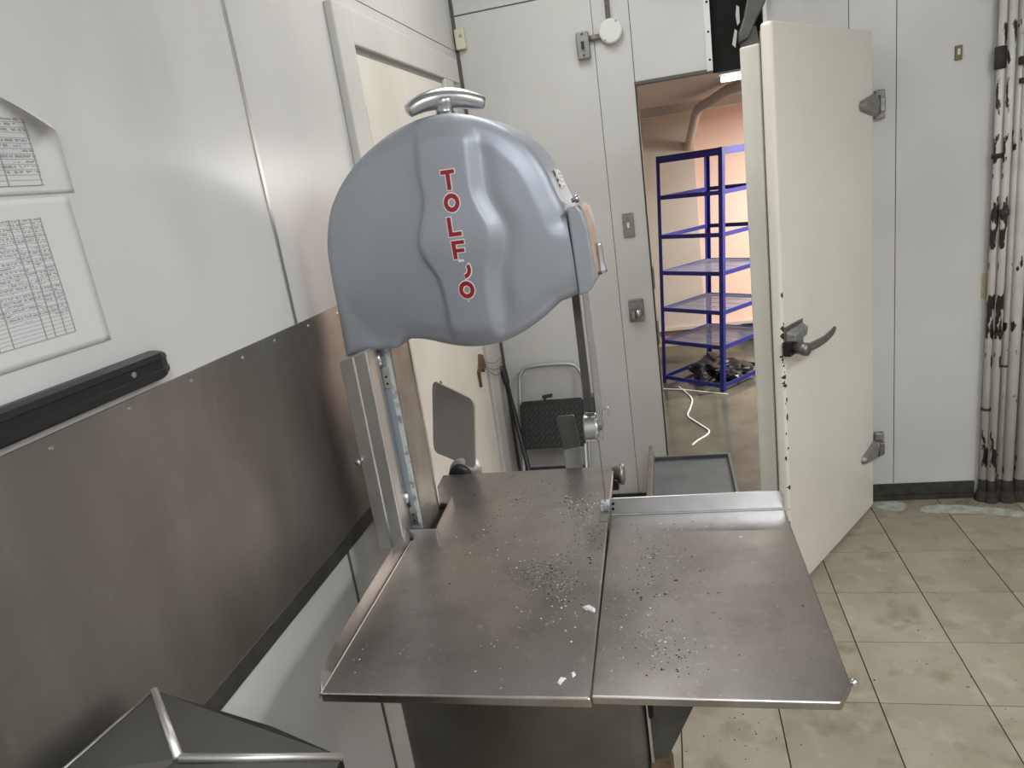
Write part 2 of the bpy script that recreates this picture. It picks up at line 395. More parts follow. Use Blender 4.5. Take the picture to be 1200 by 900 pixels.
lt = mk('latch_plate', extr([(XW+.014, 2.93, .985), (XW+.014, 2.945, 1.015), (XW+.014, 2.985, 1.0), (XW+.014, 3.01, .945), (XW+.014, 2.97, .925), (XW+.014, 2.94, .955), (XW+.014, 2.905, .93), (XW+.014, 2.90, .875), (XW+.014, 2.892, .88), (XW+.014, 2.888, .95), (XW+.014, 2.90, .955)], (.012, 0, 0)), 'rust', d1)
props(lt, 'rusted and broken latch remains')
for k, (dz, sag) in enumerate(((.0, .014), (-.022, .03), (-.032, .045))):
    a = Vector((XW+.024, 3.0, .965+dz)); b = Vector((XW+.018, 3.335, .90-.012*k)); m_ = (a+b)/2+Vector((.012, 0, -sag))
    mk('wire', tube(smooth_path([a, m_+Vector((0, -.05, .006)), m_+Vector((0, .06, -.006)), b], 5), .0018, 6), 'wire', lt, smooth=True)
rs = mk('stain', extr([(XW+.0142, 2.40+.02*math.cos(t), 1.03+.03*math.sin(t)) for t in [i*.6 for i in range(10)]], (.0006, 0, 0)), 'rust', d1)

# ---- cold room behind the opening
struct('floor_cold_room', box(IX0, IX1, YF+.06, IY1+.1, -.12, 0), 'wet_concrete')
wi = struct('wall_cold_room_back', box(IX0, IX1, IY1, IY1+.1, 0, INNER_CEIL+.3), 'peach_wall', origin=(0, IY1, 0))
mk('pale_board', box(IX0, .27, IY1-.012, IY1, .17, INNER_CEIL-.002), 'beige_wall', wi)
mk('stained_band', box(IX0, IX1, IY1-.008, IY1, 0, .16), 'stained_wall', wi)
mk('ledge', box(IX0, IX1, IY1-.05, IY1, .16, .19), 'beige_wall', wi)
struct('wall_cold_room_left', box(IX0-.1, IX0, YF+.12, IY1+.1, 0, INNER_CEIL+.3), 'beige_wall')
struct('wall_cold_room_right', box(IX1, IX1+.1, YF+.12, IY1+.1, 0, INNER_CEIL+.3), 'peach_wall')
ci = struct('ceiling_cold_room', box(IX0, IX1, YF+.12, IY1+.1, INNER_CEIL, INNER_CEIL+.05), 'beige_wall')
mk('shadow_band_beam', box(IX0, IX1, 6.2, 6.32, INNER_CEIL-.07, INNER_CEIL), 'beige_wall', ci)  # added beam, stands in for a shadow band across the back wall

# ------------------------------------------------------------------ the band saw
TZ = .88                                        # table height
saw = thing('band_saw', (-.45, 1.6, 0), 'large grey butcher band saw with round wheel head and steel tables', 'band saw')
YH = 1.56                                       # plane of the wheel cover's rim
front_px = [(384.5, 287), (387, 253), (395, 228), (410, 202), (430, 179), (457, 157), (483, 143), (503, 136), (522, 133), (540, 133), (570, 140), (600, 155), (622, 174), (640, 199),
            (652, 224), (660, 245), (666, 272), (671, 300), (675, 328), (677, 346), (667, 349.5), (658, 353), (649, 361), (637, 372), (616, 387), (593, 399), (570, 404.5), (547, 405.5), (527, 403),
            (507, 398.5), (493, 396.5), (481, 397), (474, 400), (469, 405), (463, 408), (430, 411), (407, 417), (402, 390), (396, 358), (389, 322)]
ctr = hy(535, 272, YH); CXh, CZh = ctr.x, ctr.z
raw = [hy(px, py, YH-(.030 if i in (16, 17, 18, 19) else .02 if i == 15 else 0)) for i, (px, py) in enumerate(front_px)]
outl = []
for i in range(len(raw)):
    p0, p1, p2, p3 = raw[i-1], raw[i], raw[(i+1) % len(raw)], raw[(i+2) % len(raw)]
    sharp = {19, 36}
    for j in range(6):
        t = j/6
        if i in sharp or (i+1) % len(raw) in sharp: q = p1.lerp(p2, t)
        else: q = .5*((2*p1)+(p2-p0)*t+(2*p0-5*p1+4*p2-p3)*t*t+(3*p1-p0-3*p2+p3)*t**3)
        outl.append((q.x, q.z))
def rim_radius(dx, dz):
    best = 1e9; L_ = math.hypot(dx, dz)
    if L_ < 1e-9: return .25
    dx, dz = dx/L_, dz/L_
    for i in range(len(outl)):
        ax_, az_ = outl[i][0]-CXh, outl[i][1]-CZh; bx_, bz_ = outl[(i+1) % len(outl)][0]-CXh, outl[(i+1) % len(outl)][1]-CZh
        ex, ez = bx_-ax_, bz_-az_; den = dx*ez-dz*ex
        if abs(den) < 1e-12: continue
        t = (ax_*ez-az_*ex)/den; s = (ax_*dz-az_*dx)/den
        if t > 0 and -1e-6 <= s <= 1+1e-6: best = min(best, t)
    return best if best < 1e8 else .25
lband = sorted([(hy(px, py, 1.515).z, hy(px, py, 1.515).x) for px, py in [(484, 140), (487, 165), (489, 200), (494, 222), (497, 238), (494, 260), (490, 280), (494, 298), (504, 312), (514, 325), (521, 352), (529, 400)]])
rband = sorted([(hy(px, py, 1.515).z, hy(px, py, 1.515).x) for px, py in [(546, 140), (550, 165), (553, 195), (557, 225), (566, 244), (578, 262), (582, 280), (580, 298), (574, 313), (575, 340), (580, 375), (584, 400)]])
def interp(tab, z):
    def lin(z):
        if z <= tab[0][0]: return tab[0][1]
        for (z0, x0), (z1, x1) in zip(tab, tab[1:]):
            if z <= z1: return x0+(x1-x0)*(z-z0)/(z1-z0)
        return tab[-1][1]
    return (lin(z-.018)+2*lin(z-.009)+3*lin(z)+2*lin(z+.009)+lin(z+.018))/9
SEGS = [(outl[i], outl[(i+1) % len(outl)]) for i in range(len(outl)) if not (15*6+2 <= i < 19*6)]     # the straight joint on the right is not rounded over
def edge_dist(x, z):
    best = 1e9
    for (ax_, az_), (bx_, bz_) in SEGS:
        ex, ez = bx_-ax_, bz_-az_; t = max(0, min(1, ((x-ax_)*ex+(z-az_)*ez)/(ex*ex+ez*ez+1e-12)))
        d = (x-ax_-t*ex)**2+(z-az_-t*ez)**2
        if d < best: best = d
    return math.sqrt(best)
def sstep(a, b, x):
    t = max(0, min(1, (x-a)/(b-a))); return t*t*(3-2*t)
def cover_y(x, z, d=None):
    r = .024; d = edge_dist(x, z)
    q_ = min(d, r)/r
    dome = .020*math.sqrt(max(1-(1-q_)**2, 0))+.020*(1-min(1, ((x-CXh)**2+(z-CZh)**2)/.10))*sstep(0, .05, d)
    xl, xr_ = interp(lband, z), interp(rband, z)
    hub = math.exp(-(((z-interp_hub)/.07)**2))
    band = sstep(xl-.009, xl+.007, x)*(1-sstep(xr_-.012, xr_+.018, x))
    val = math.exp(-((x-xr_-.024)/.02)**2)*.004*sstep(.02, .07, d)   # shallow valley beside the band
    return YH-dome-(.012+.005*hub)*band*sstep(0.0, .06, d)+val
interp_hub = hy(530, 282, 1.515).z
n = len(outl); V, Fc = [], []
Sring = [1-(i/64)**1.35 for i in range(64)]
Rr = [rim_radius(x-CXh, z-CZh) for x, z in outl]
for s in Sring:
    for k, (x, z) in enumerate(outl):
        X_, Z_ = CXh+(x-CXh)*s, CZh+(z-CZh)*s
        V.append((X_, cover_y(X_, Z_), Z_))
for i in range(len(Sring)-1):
    for k in range(n): Fc.append((i*n+k, i*n+(k+1) % n, (i+1)*n+(k+1) % n, (i+1)*n+k))
V.append((CXh, cover_y(CXh, CZh, .25), CZh)); last = len(V)-1
for k in range(n): Fc.append(((len(Sring)-1)*n+k, (len(Sring)-1)*n+(k+1) % n, last))
b0 = len(V)
for (x, z) in outl: V.append((x, YH+.045, z))
for k in range(n): Fc.append((b0+k, b0+(k+1) % n, (k+1) % n, k))
Fc.append(tuple(range(b0, b0+n)))
cover = mk('wheel_cover', (V, Fc), 'head_paint', saw, smooth=True)
em = cover.modifiers.new('es', 'EDGE_SPLIT'); em.split_angle = math.radians(50)
sm = [(CXh+(x-CXh)*.994, CZh+(z-CZh)*.994) for x, z in outl]
mk('cover_joint', prism(sm, 1, YH+.045, YH+.0475), 'seam', saw)
hs_ = mk('wheel_housing', prism(outl, 1, YH+.0475, 1.755), 'head_paint', saw, smooth=True)
em = hs_.modifiers.new('es', 'EDGE_SPLIT'); em.split_angle = math.radians(50)
# lettering, red with a pale outline, partly worn away
def surf(x, z, e):
    return Vector((x, cover_y(x, z)-e, z))
def letter_patch(polys, e, name, m):
    V, Fc = [], []
    for q in polys:
        a = [surf(x, z, e) for x, z in q]; b = [surf(x, z, -.0006) for x, z in q]
        V, Fc = join((V, Fc), loft(a, b))
    return mk(name, (V, Fc), m, cover)
def rect(c, a0, a1, b0, b1, g): return [(c.x+a0-g, c.z+b0-g), (c.x+a1+g, c.z+b0-g), (c.x+a1+g, c.z+b1+g), (c.x+a0-g, c.z+b1+g)]
def ring(c, ra, rb, g, a0=0, a1=360, n=28):
    out = []
    for k in range(n):
        t0, t1 = (math.radians(a0+(a1-a0)*(k+j)/n) for j in (0, 1))
        out.append([(c.x+(ra-g)*math.cos(t0), c.z+(ra-g)*1.12*math.sin(t0)), (c.x+(rb+g)*math.cos(t0), c.z+(rb+g)*1.12*math.sin(t0)),
                    (c.x+(rb+g)*math.cos(t1), c.z+(rb+g)*1.12*math.sin(t1)), (c.x+(ra-g)*math.cos(t1), c.z+(ra-g)*1.12*math.sin(t1))])
    return out
YL = 1.495; G = .0020
def letter(fn, px, py):
    c = hy(px, py, YL)
    letter_patch(fn(c, G), .0006, 'letter_outline', 'letter_white'); letter_patch(fn(c, 0), .0013, 'letter', 'letter_red')
letter(lambda c, g: [rect(c, -.0150, .0150, .012, .0205, g), rect(c, -.0045, .0045, -.021, .012, g)], 523, 211)
letter(lambda c, g: ring(c, .0085, .0175, g), 527.5, 238)
letter(lambda c, g: [rect(c, -.0145, -.0055, -.0205, .0205, g), rect(c, -.0055, .0145, -.0205, -.0115, g)], 531, 266)
letter(lambda c, g: [rect(c, -.0145, -.0055, -.020, .0195, g), rect(c, -.0055, .0145, .0115, .0195, g), rect(c, -.0055, .0125, -.006, .002, g)], 536.5, 293)
cD = hy(541, 317, YL)
letter_patch(ring(cD, .0095, .0185, G, -88, 42, 12)+ring(cD, .0165, .0200, .0004, 72, 112, 6), .0006, 'letter_outline', 'letter_white')
letter_patch(ring(cD, .0100, .0180, 0, -84, 34, 12), .0013, 'letter', 'letter_red')
letter(lambda c, g: ring(c, .0085, .0175, g), 545, 341)
cdot = hy(547, 354.5, YL); letter_patch([[(cdot.x+.0016*math.cos(t), cdot.z+.0016*math.sin(t)) for t in [k*math.pi/4 for k in range(8)]]], .0007, 'paint_dot', 'letter_white')
# tensioning handle on top
boss = hy(519, 134, 1.60)
tp = [hy(px, py, y) for px, py, y in [(477, 132, 1.555), (485, 126, 1.562), (496, 120.5, 1.572), (508, 117, 1.583), (520, 115, 1.595), (534, 115, 1.607), (548, 117, 1.62), (560, 119.5, 1.632), (568, 121, 1.64)]]
th_ = mk('tension_handle', tube(smooth_path(tp, 4), [.007]+[.0135+.0085*math.sin(math.pi*min(1, max(0, (i-1)/30)))**.8 for i in range(1, 32)]+[.008], 16), 'chrome', saw, smooth=True)
hb = hy(519, 116, 1.594)
mk('hub', lathe((hb.x, hb.y, boss.z-.012), (0, 0, 1), [(0, .034), (.006, .032), (.012, .021), (.02, .019), (.030, .024), (.042, .026), (.050, .014)], 20), 'chrome', th_, smooth=True)
mk('head_boss', lathe((hb.x, hb.y, boss.z-.055), (0, 0, 1), [(0, .055), (.025, .05), (.04, .034), (.047, .03)], 24), 'head_paint', saw, smooth=True)
# blade guard block on the right of the head
gb = [hy(px, py, YH-.030) for px, py in [(663.5, 246), (674, 240), (681, 248), (688, 268), (693, 298), (697, 327), (694, 337), (689, 343), (678, 346.5), (674, 318), (669, 284)]]
gblk = mk('guide_housing', extr([p+Vector((.0012, 0, 0)) for p in gb], (0, .185, 0)), 'head_paint', saw, bevel=.004)
sidep = [hy(px, py, YH-.030) for px, py in [(677, 240.5), (682, 248), (688.5, 268), (693.5, 298), (697, 324)]]
lab = [p+Vector((.0024, .02, 0)) for p in sidep]
mk('worn_label', loft(lab+[p+Vector((-.003, 0, 0)) for p in reversed(lab)], [p+Vector((0, .10, 0)) for p in lab]+[p+Vector((-.003, .10, 0)) for p in reversed(lab)]), 'label_tan', gblk)
npx = [hy(px, py, YH) for px, py in [(641.5, 200), (646.5, 210.5), (651.5, 222)]]
npv = [p+Vector((.0035, .075, .001)) for p in npx]
npt = mk('maker_plate', loft(npv+[p+Vector((-.004, 0, -.001)) for p in reversed(npv)], [p+Vector((0, .075, 0)) for p in npv]+[p+Vector((-.004, .075, -.001)) for p in reversed(npv)]), 'label_white', saw)
kb = hy(667, 237, YH); mk('screw_knob', lathe((kb.x-.002, YH+.06, kb.z), (1, 0, .3), [(0, .005), (.006, .005), (.009, .009), (.015, .009), (.018, .004)], 12), 'chrome', saw, smooth=True)
lv = [hy(px, py, 1.62) for px, py in [(701, 284), (702.5, 296), (704, 308), (706, 319)]]
lo_ = mk('clamp_lever', tube(smooth_path(lv, 3), [.0085, .0088, .009, .009, .0092, .0095, .010, .011, .0125, .013], 12), 'chrome', saw, smooth=True)
q = hy(705, 317, 1.62); mk('clamp_bolt', cyl((q.x-.05, 1.62, q.z), (q.x, 1.62, q.z), .009, 12), 'dull_steel', lo_, smooth=True)
# guide posts and lower blade guide
xa, xb = hy(683, 415, 1.67).x, hy(697, 430, 1.655).x
zt = hy(684, 340, 1.67).z
pd = mk('guide_post', box(xa-.010, xa+.008, 1.662, 1.682, hy(690, 482, 1.67).z, zt), 'dark_steel', saw, bevel=.0015)
mk('post_shoe', box(xa+.0, xa+.018, 1.66, 1.69, hy(694, 482, 1.67).z, hy(694, 463, 1.67).z), 'dark_steel', pd, bevel=.002)
mk('blade_guard', box(xb-.009, xb+.007, 1.645, 1.658, hy(704, 500, 1.65).z, zt), 'bright_steel', saw, bevel=.0015)
gc = hy(693, 501, 1.65)
gd = mk('blade_guide', lathe((gc.x-.016, 1.65, gc.z), (1, 0, 0), [(0, .033), (.003, .036), (.028, .036), (.031, .033), (.031, .026), (.034, .025), (.036, .02)], 24), 'bright_steel', saw, smooth=True)
em = gd.modifiers.new('es', 'EDGE_SPLIT'); em.split_angle = math.radians(35)
mk('nut', lathe((gc.x+.020, 1.65, gc.z), (1, 0, 0), [(0, .010), (.008, .010)], 6), 'dull_steel', gd)
hk = [hy(px, py, 1.64) for px, py in [(707, 514), (706.5, 500), (706, 488), (708, 480), (712, 477), (714, 482), (712, 487)]]
mk('spring_clip', tube(smooth_path(hk, 4), .0018, 6), 'bright_steel', gd, smooth=True)
xbl = hz(711, 591, TZ).x
mk('saw_blade', box(xbl-.0007, xbl+.0007, 1.672, 1.688, .62, gc.z), 'dull_steel', saw)
# arm (column) of the saw
col = mk('column', box(-.782, -.690, 1.600, 1.738, .70, 1.43), 'brown_steel', saw, bevel=.008)
mk('painted_face', box(-.770, -.704, 1.597, 1.6005, .88, 1.42), 'column_paint', col)
mk('worn_edge', box(-.704, -.693, 1.5965, 1.602, .88, 1.42), 'worn_white', col)
mk('corner_bead', box(-.6905, -.6865, 1.726, 1.736, .88, 1.40), 'guard_steel', col)
for z in (1.315, .935):
    hg = mk('hinge', box(-.722, -.700, 1.5925, 1.597, z-.042, z+.012), 'bright_steel', col, bevel=.001)
    mk('knuckle', cyl((-.7185, 1.5915, z+.012), (-.7185, 1.5915, z+.052), .0068, 10), 'bright_steel', hg, smooth=True)
    for dz in (-.030, -.012): mk('screw', lathe((-.710, 1.5925, z+dz), (0, -1, 0), [(0, .0032), (.001, .003), (.0014, .001)], 8), 'dark_hole', hg)
# sheet guard over the arm
gt = [(-.800, 1.545), (-.779, 1.502), (-.742, 1.4975), (-.7405, 1.4995), (-.707, 1.497), (-.7045, 1.500), (-.720, 1.590), (-.790, 1.590)]
top = lambda p: 1.373+(p[0]+.779)*.28
gv = loft([(x, y, .875) for x, y in gt], [(x, y, top((x, y))) for x, y in gt])
gu = mk('column_guard', gv, 'guard_steel', saw, bevel=.0015, seg=1)
q = hy(423, 541, 1.50); mk('thumb_screw', lathe((q.x-.001, 1.504, q.z), (-.5, -.85, 0), [(0, .005), (.006, .005), (.008, .009), (.013, .009), (.015, .005)], 12), 'chrome', gu, smooth=True)
# fixed table with raised edge
LX = [(481, 634.5), (446.7, 689), (408, 748), (377.7, 804)]
inner = [hz(px, py, TZ) for px, py in LX]
fl, fm = Vector((-.683, .974, TZ)), hz(691, 817, TZ)
bb = hz(718, 545.5, TZ); blk = hz(519, 556.5, TZ); ch = hz(511, 572, TZ)
poly = [(fl.x, fl.y), (fm.x+.002, fm.y-.004), (bb.x+.004, bb.y), (blk.x, blk.y), (ch.x, ch.y), (-.722, 1.752), (-.655, 1.745), (-.634, 1.546), (inner[0].x, 1.546)]
tab = mk('fixed_table', prism(poly, 2, TZ-.020, TZ), 'table_steel', saw, bevel=.004, seg=3)
olip = smooth_path([hz(px, py, z) for px, py, z in [(477, 618, .916), (458, 646, .915), (418.6, 710, .913), (395.6, 748, .910), (381.5, 774, .902), (375.5, 793, .890), (376.5, 806, .881)]], 4)
ilip = smooth_path([Vector((inner[0].x+(fl.x-inner[0].x)*t, inner[0].y+(fl.y-inner[0].y)*t, TZ)) for t in (0, .18, .52, .74, .86, .95, 1)], 4)
V, Fc = [], []
for a, b in zip(ilip, olip):
    out_ = Vector((b.x-.002, b.y, b.z-.004)); V += [a, b, out_, Vector((a.x-.004, a.y, TZ-.012))]
for i in range(len(ilip)-1):
    for k in range(4): Fc.append((4*i+k, 4*i+(k+1) % 4, 4*i+4+(k+1) % 4, 4*i+4+k))
Fc += [(0, 1, 2, 3), tuple(4*(len(ilip)-1)+k for k in range(4))]
re_ = mk('raised_edge', (V, Fc), 'table_steel', tab, smooth=True)
re_.modifiers.new('es', 'EDGE_SPLIT').split_angle = math.radians(50)
mk('bead', tube([p+Vector((.0015, 0, .0)) for p in ilip], .0018, 8), 'guard_steel', tab, smooth=True)
mk('slot_lip', box(inner[0].x-.002, -.632, 1.538, 1.5415, TZ-.002, TZ+.027), 'bright_steel', tab, bevel=.001)
mk('slot_lip', loft([(-.634, 1.5415, TZ-.002), (-.6315, 1.5415, TZ-.002), (-.649, 1.742, TZ-.002), (-.6515, 1.742, TZ-.002)], [(-.634, 1.5415, TZ+.027), (-.6315, 1.5415, TZ+.027), (-.649, 1.742, TZ+.022), (-.6515, 1.742, TZ+.022)]), 'table_steel', tab)
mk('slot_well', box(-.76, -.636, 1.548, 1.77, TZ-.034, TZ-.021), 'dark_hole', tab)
mk('insert_block', box(xbl-.012, xbl+.010, 1.655, 1.69, TZ, TZ+.018), 'worn_white', tab, bevel=.002)
mk('blade_insert', box(xbl-.014, xbl+.010, 1.600, 1.654, TZ, TZ+.0018), 'dull_steel', tab)
# sliding table
fm2 = hz(695, 815, TZ); frc = hz(985, 818.5, TZ); frd = hz(997.5, 800, TZ); bR = hz(918, 597, TZ); bL = hz(714, 604, TZ)
cp = [(fm2.x-.004, fm2.y-.002), (frc.x, fm2.y-.001), (frd.x, frd.y), (bR.x+.004, bR.y+.008), (bL.x+.004, bR.y+.008)]
car = mk('sliding_table', prism(cp, 2, TZ-.018, TZ-.001), 'table_steel', saw, bevel=.004, seg=3)
yfz = bR.y+.004; ztop = hy(913, 575, yfz).z; ztl = hy(718, 584, yfz).z
fp = [(bL.x+.004, TZ-.002), (bR.x+.003, TZ-.002), (bR.x+.003, ztop-.012), (bR.x-.004, ztop-.003), (bR.x-.014, ztop)]+[(bL.x+.012, ztl), (bL.x+.006, ztl-.004), (bL.x+.004, ztl-.012)]
fe = mk('fence', prism(fp, 1, yfz, yfz+.004), 'bright_steel', car, bevel=.001)
for px, py in ((716.5, 590.5), (716.5, 596.5)):
    q = hy(px, py, yfz); mk('hole', lathe((q.x+.004, yfz-.0004, q.z), (0, 1, 0), [(0, .0042), (.001, .0042)], 12), 'dark_hole', car)
mk('fence_bead', tube([(bL.x+.006, yfz-.001, TZ), (bR.x+.001, yfz-.001, TZ)], .0022, 8), 'bright_steel', car)
q = hz(1001, 800, TZ-.008); mk('corner_stud', lathe((frd.x-.012, q.y, TZ-.008), (1, 0, 0), [(0, .003), (.012, .003), (.013, .007), (.020, .0075), (.025, .003)], 12), 'bright_steel', car, smooth=True)
mk('carriage_rail', box(hy(772, 826, 1.03).x, hy(917, 826, 1.03).x, 1.02, 1.05, TZ-.034, TZ-.018), 'black_plastic', car, bevel=.002)
q = hy(932, 827, 1.05); mk('stop_tab', box(q.x-.005, q.x+.006, 1.045, 1.055, TZ-.050, TZ-.018), 'black_plastic', car)
# base cabinet under the table
YC = 1.22
xl_, xr2 = hy(464, 830, YC).x, hy(756, 835, YC).x
cab = mk('base_cabinet', prism([(x, y) for x, y in rrect(xl_, xr2, YC, 1.60, .035, 5)], 2, .06, TZ-.02), 'cabinet_steel', saw, smooth=True)
em = cab.modifiers.new('es', 'EDGE_SPLIT'); em.split_angle = math.radians(40)
for x in (xl_+.05, xr2-.05):
    for y in (YC+.05, 1.55): mk('foot', lathe((x, y, 0), (0, 0, 1), [(0, .028), (.012, .028), (.02, .014), (.062, .014)], 12), 'dull_steel', saw)
mk('cabinet_edge_bar', box(xr2+.001, xr2+.007, YC+.02, YC+.05, .20, TZ-.02), 'bright_steel', cab)
gp = [hy(px, py, 1.24) for px, py in [(759, 822), (816, 822), (783, 888), (766, 888)]]
br_ = mk('table_bracket', extr(gp, (0, .006, 0)), 'dark_steel', saw, bevel=.001)
q = hy(764.5, 833, 1.238); mk('slot', extr([hy(px, py, 1.2395) for px, py in [(758, 822), (765.5, 822), (765.5, 840), (762.5, 843), (760, 840)]], (0, -.001, 0)), 'dark_hole', br_)
q = hy(778, 893, 1.25); mk('bracket_joint', box(q.x-.028, q.x+.02, 1.235, 1.28, q.z-.045, q.z+.006), 'rust', saw, bevel=.006)
# fittings along the back of the table
P_TL, P_TR, P_BR, P_BL = hy(508, 445, 2.05), hy(557, 468, 1.955), hy(558.5, 549, 1.955), hy(509.5, 529, 2.05)
nn = (P_TR-P_TL).cross(P_BL-P_TL).normalized()
def lerp2(u, v): return (P_TL.lerp(P_TR, u)).lerp(P_BL.lerp(P_BR, u), v)
rr = [lerp2(u, v) for u, v in rrect(0, 1, 0, 1, .10, 4)]
pp = mk('pusher_plate', extr(rr, -nn*.006), 'plate_steel', saw, bevel=.0015)
V = [lerp2(u, v)+nn*.004*s for s in (0, 1) for u, v in [(0, .10), (.08, .06), (.08, .93), (0, .90)]]
mk('folded_edge', loft([lerp2(u, v)-nn*.007 for u, v in [(0, .10), (.085, .07), (.085, .95), (0, .90)]], [lerp2(u, v)+nn*.001 for u, v in [(0, .10), (.085, .07), (.085, .95), (0, .90)]]), 'bright_steel', pp, bevel=.001)
kc = hy(541, 553, 1.985)
pm = mk('pusher_mount', lathe((kc.x+.012, 1.972, kc.z), (0, 1, 0), [(0, .046), (.004, .050), (.035, .050), (.04, .04)], 24), 'guard_steel', saw, smooth=True)
kn = mk('mount_knob', lathe((kc.x, 1.956, kc.z-.004), (0, 1, 0), [(0, .026), (.004, .036), (.016, .037), (.02, .03)], 24), 'black_plastic', pm, smooth=True)
mk('mount_arm', box(kc.x-.02, kc.x+.035, 1.975, 1.995, .80, kc.z), 'guard_steel', pm)
bk = [hy(px, py, 1.975) for px, py in [(652, 491), (654, 488), (671, 486), (673, 488), (680, 523), (661, 527)]]
bs = mk('gauge_bar', extr(bk, (0, .005, 0)), 'dark_steel', saw, bevel=.001)
lb_ = [hy(661, 527, 1.975), hy(680, 523, 1.975), hy(683, 550, 1.955), hy(663, 551, 1.955)]
mk('bent_foot', extr(lb_, (0, .005, 0)), 'dull_steel', bs, bevel=.001)
q = hy(720, 556, 1.93); mk('lock_knob', lathe((q.x-.035, 1.93, q.z), (1, 0, 0), [(0, .012), (.028, .012), (.03, .024), (.05, .025), (.052, .031), (.062, .031), (.066, .02)], 20), 'dull_steel', saw, smooth=True)
mk('knob_bracket', box(q.x-.03, q.x+.012, 1.90, 1.96, q.z-.038, q.z-.005), 'black_plastic', saw, bevel=.003)

# ------------------------------------------------------------------ crumbs and scraps on the tables
CV, CF, CM = [], [], []
def crumbs(clusters, mi, seed, smin, smax):
    rnd = random.Random(seed)
    for px, py, sx, sy, cnt in clusters:
        for _ in range(cnt):
            x, y = px+rnd.gauss(0, sx), py+rnd.gauss(0, sy)
            p = hz(x, y, TZ+.0003)
            if not (-.66 < p.x < .2 and .99 < p.y < 1.93): continue
            if abs(p.x-(-.196)) < .011: continue
            if p.x < -.60 and p.y > 1.5: continue
            if p.x > -.235 and p.y > 1.59: continue
            r = rnd.uniform(smin, smax)*rnd.choice((.7, 1, 1, 1.3)); a = rnd.uniform(0, 6.28); e = rnd.uniform(.5, 1.6)
            zz = p.z-.0011 if p.x > -.19 else p.z-.0003
            q = [Vector((p.x+r*e*math.cos(a+k*1.57)*rnd.uniform(.6, 1.2), p.y+r*math.sin(a+k*1.57)*rnd.uniform(.6, 1.2), zz)) for k in range(4)]
            q.append(Vector((p.x, p.y, zz+r*rnd.uniform(.4, .9))))
            b = len(CV); CV.extend(q); CF.extend([(b, b+1, b+4), (b+1, b+2, b+4), (b+2, b+3, b+4), (b+3, b, b+4), (b+3, b+2, b+1, b)]); CM.extend([mi]*5)
big = [(680, 592, 13, 11, 120), (688, 640, 13, 18, 70), (640, 672, 17, 13, 170), (668, 690, 18, 12, 50), (596, 602, 18, 9, 40), (612, 585, 9, 4, 30), (620, 565, 25, 6, 30), (565, 625, 35, 35, 70), (768, 655, 25, 22, 90), (760, 710, 28, 35, 80), (790, 770, 26, 14, 50), (640, 650, 70, 60, 60), (820, 690, 60, 60, 30), (530, 575, 20, 10, 20)]
crumbs(big, 0, 1, .0010, .0025)
crumbs([(680, 597, 14, 13, 90), (640, 675, 22, 18, 40), (668, 705, 20, 18, 40), (565, 630, 25, 10, 25), (768, 650, 25, 20, 50), (760, 745, 18, 18, 30), (785, 765, 22, 14, 40), (520, 760, 60, 25, 14), (600, 690, 90, 70, 50), (415, 765, 12, 12, 10), (840, 700, 70, 60, 22)], 1, 2, .0006, .0019)
crumbs(big, 2, 3, .0007, .0022)
cr = mk('meat_crumbs', (CV, CF), 'crumb_dark')
cr.data.materials.append(MATS['bone_white']); cr.data.materials.append(MATS['crumb_grey'])
for p_, m_ in zip(cr.data.polygons, CM): p_.material_index = m_
props(cr, 'scattered dark and pale dried meat crumbs over both saw tables', 'crumbs', kind='stuff')
def scrap(name, pts, label, h=.003):
    base = [hz(px, py, TZ+.0002) for px, py in pts]
    if base[0].x > -.19:
        for b in base: b.z -= .001
    c = sum(base, Vector())/len(base)
    top = [c.lerp(b, .7)+Vector((0, 0, h*random.uniform(.6, 1.2))) for b in base]
    return props(mk(name, loft(base, top), 'bone_white'), label, 'scrap')
scrap('fat_scrap', [(682, 712), (690, 709), (698, 714), (697, 718), (689, 715)], 'small white scrap of fat lying beside the gap between the saw tables', .005)
scrap('bone_chip', [(653, 800), (657, 793), (664, 795), (660, 798), (657, 803)], 'forked white bone chip near the front edge of the fixed saw table', .003)
scrap('bone_chip', [(669, 789), (673, 787), (675, 791), (671, 794)], 'tiny round white bone chip near the front edge of the fixed saw table', .003)

# ------------------------------------------------------------------ cold room door standing open
dh = Vector((.850, 3.335, 0)); df = hz(929, 701, 0)
du = (Vector((df.x, df.y, 0))-dh); DW = du.length; du.normalize()      # from hinge to free edge
dn = Vector((-du.y, du.x, 0))
if dn.dot(Vector((0, 0, 0))-dh) < 0: dn = -dn                           # outer face, towards the room
dv = Vector((0, 0, 1))
DTOP = 2.095
d2 = thing('door_2', tuple(dh), 'thick white cold room door standing open with lever latch', 'door', kind='structure')
mk('outer_panel', basis_box(dh, du, dv, dn, 0, DW, .012, DTOP, -.042, 0), 'door_white', d2, bevel=.012, seg=3)
mk('gasket', basis_box(dh, du, dv, dn, .03, DW-.03, .03, DTOP-.02, -.056, -.042), 'plate_grey', d2)
mk('inner_plug', basis_box(dh, du, dv, dn, .035, DW-.022, .04, DTOP-.055, -.125, -.056), 'wall_cream', d2, bevel=.006)
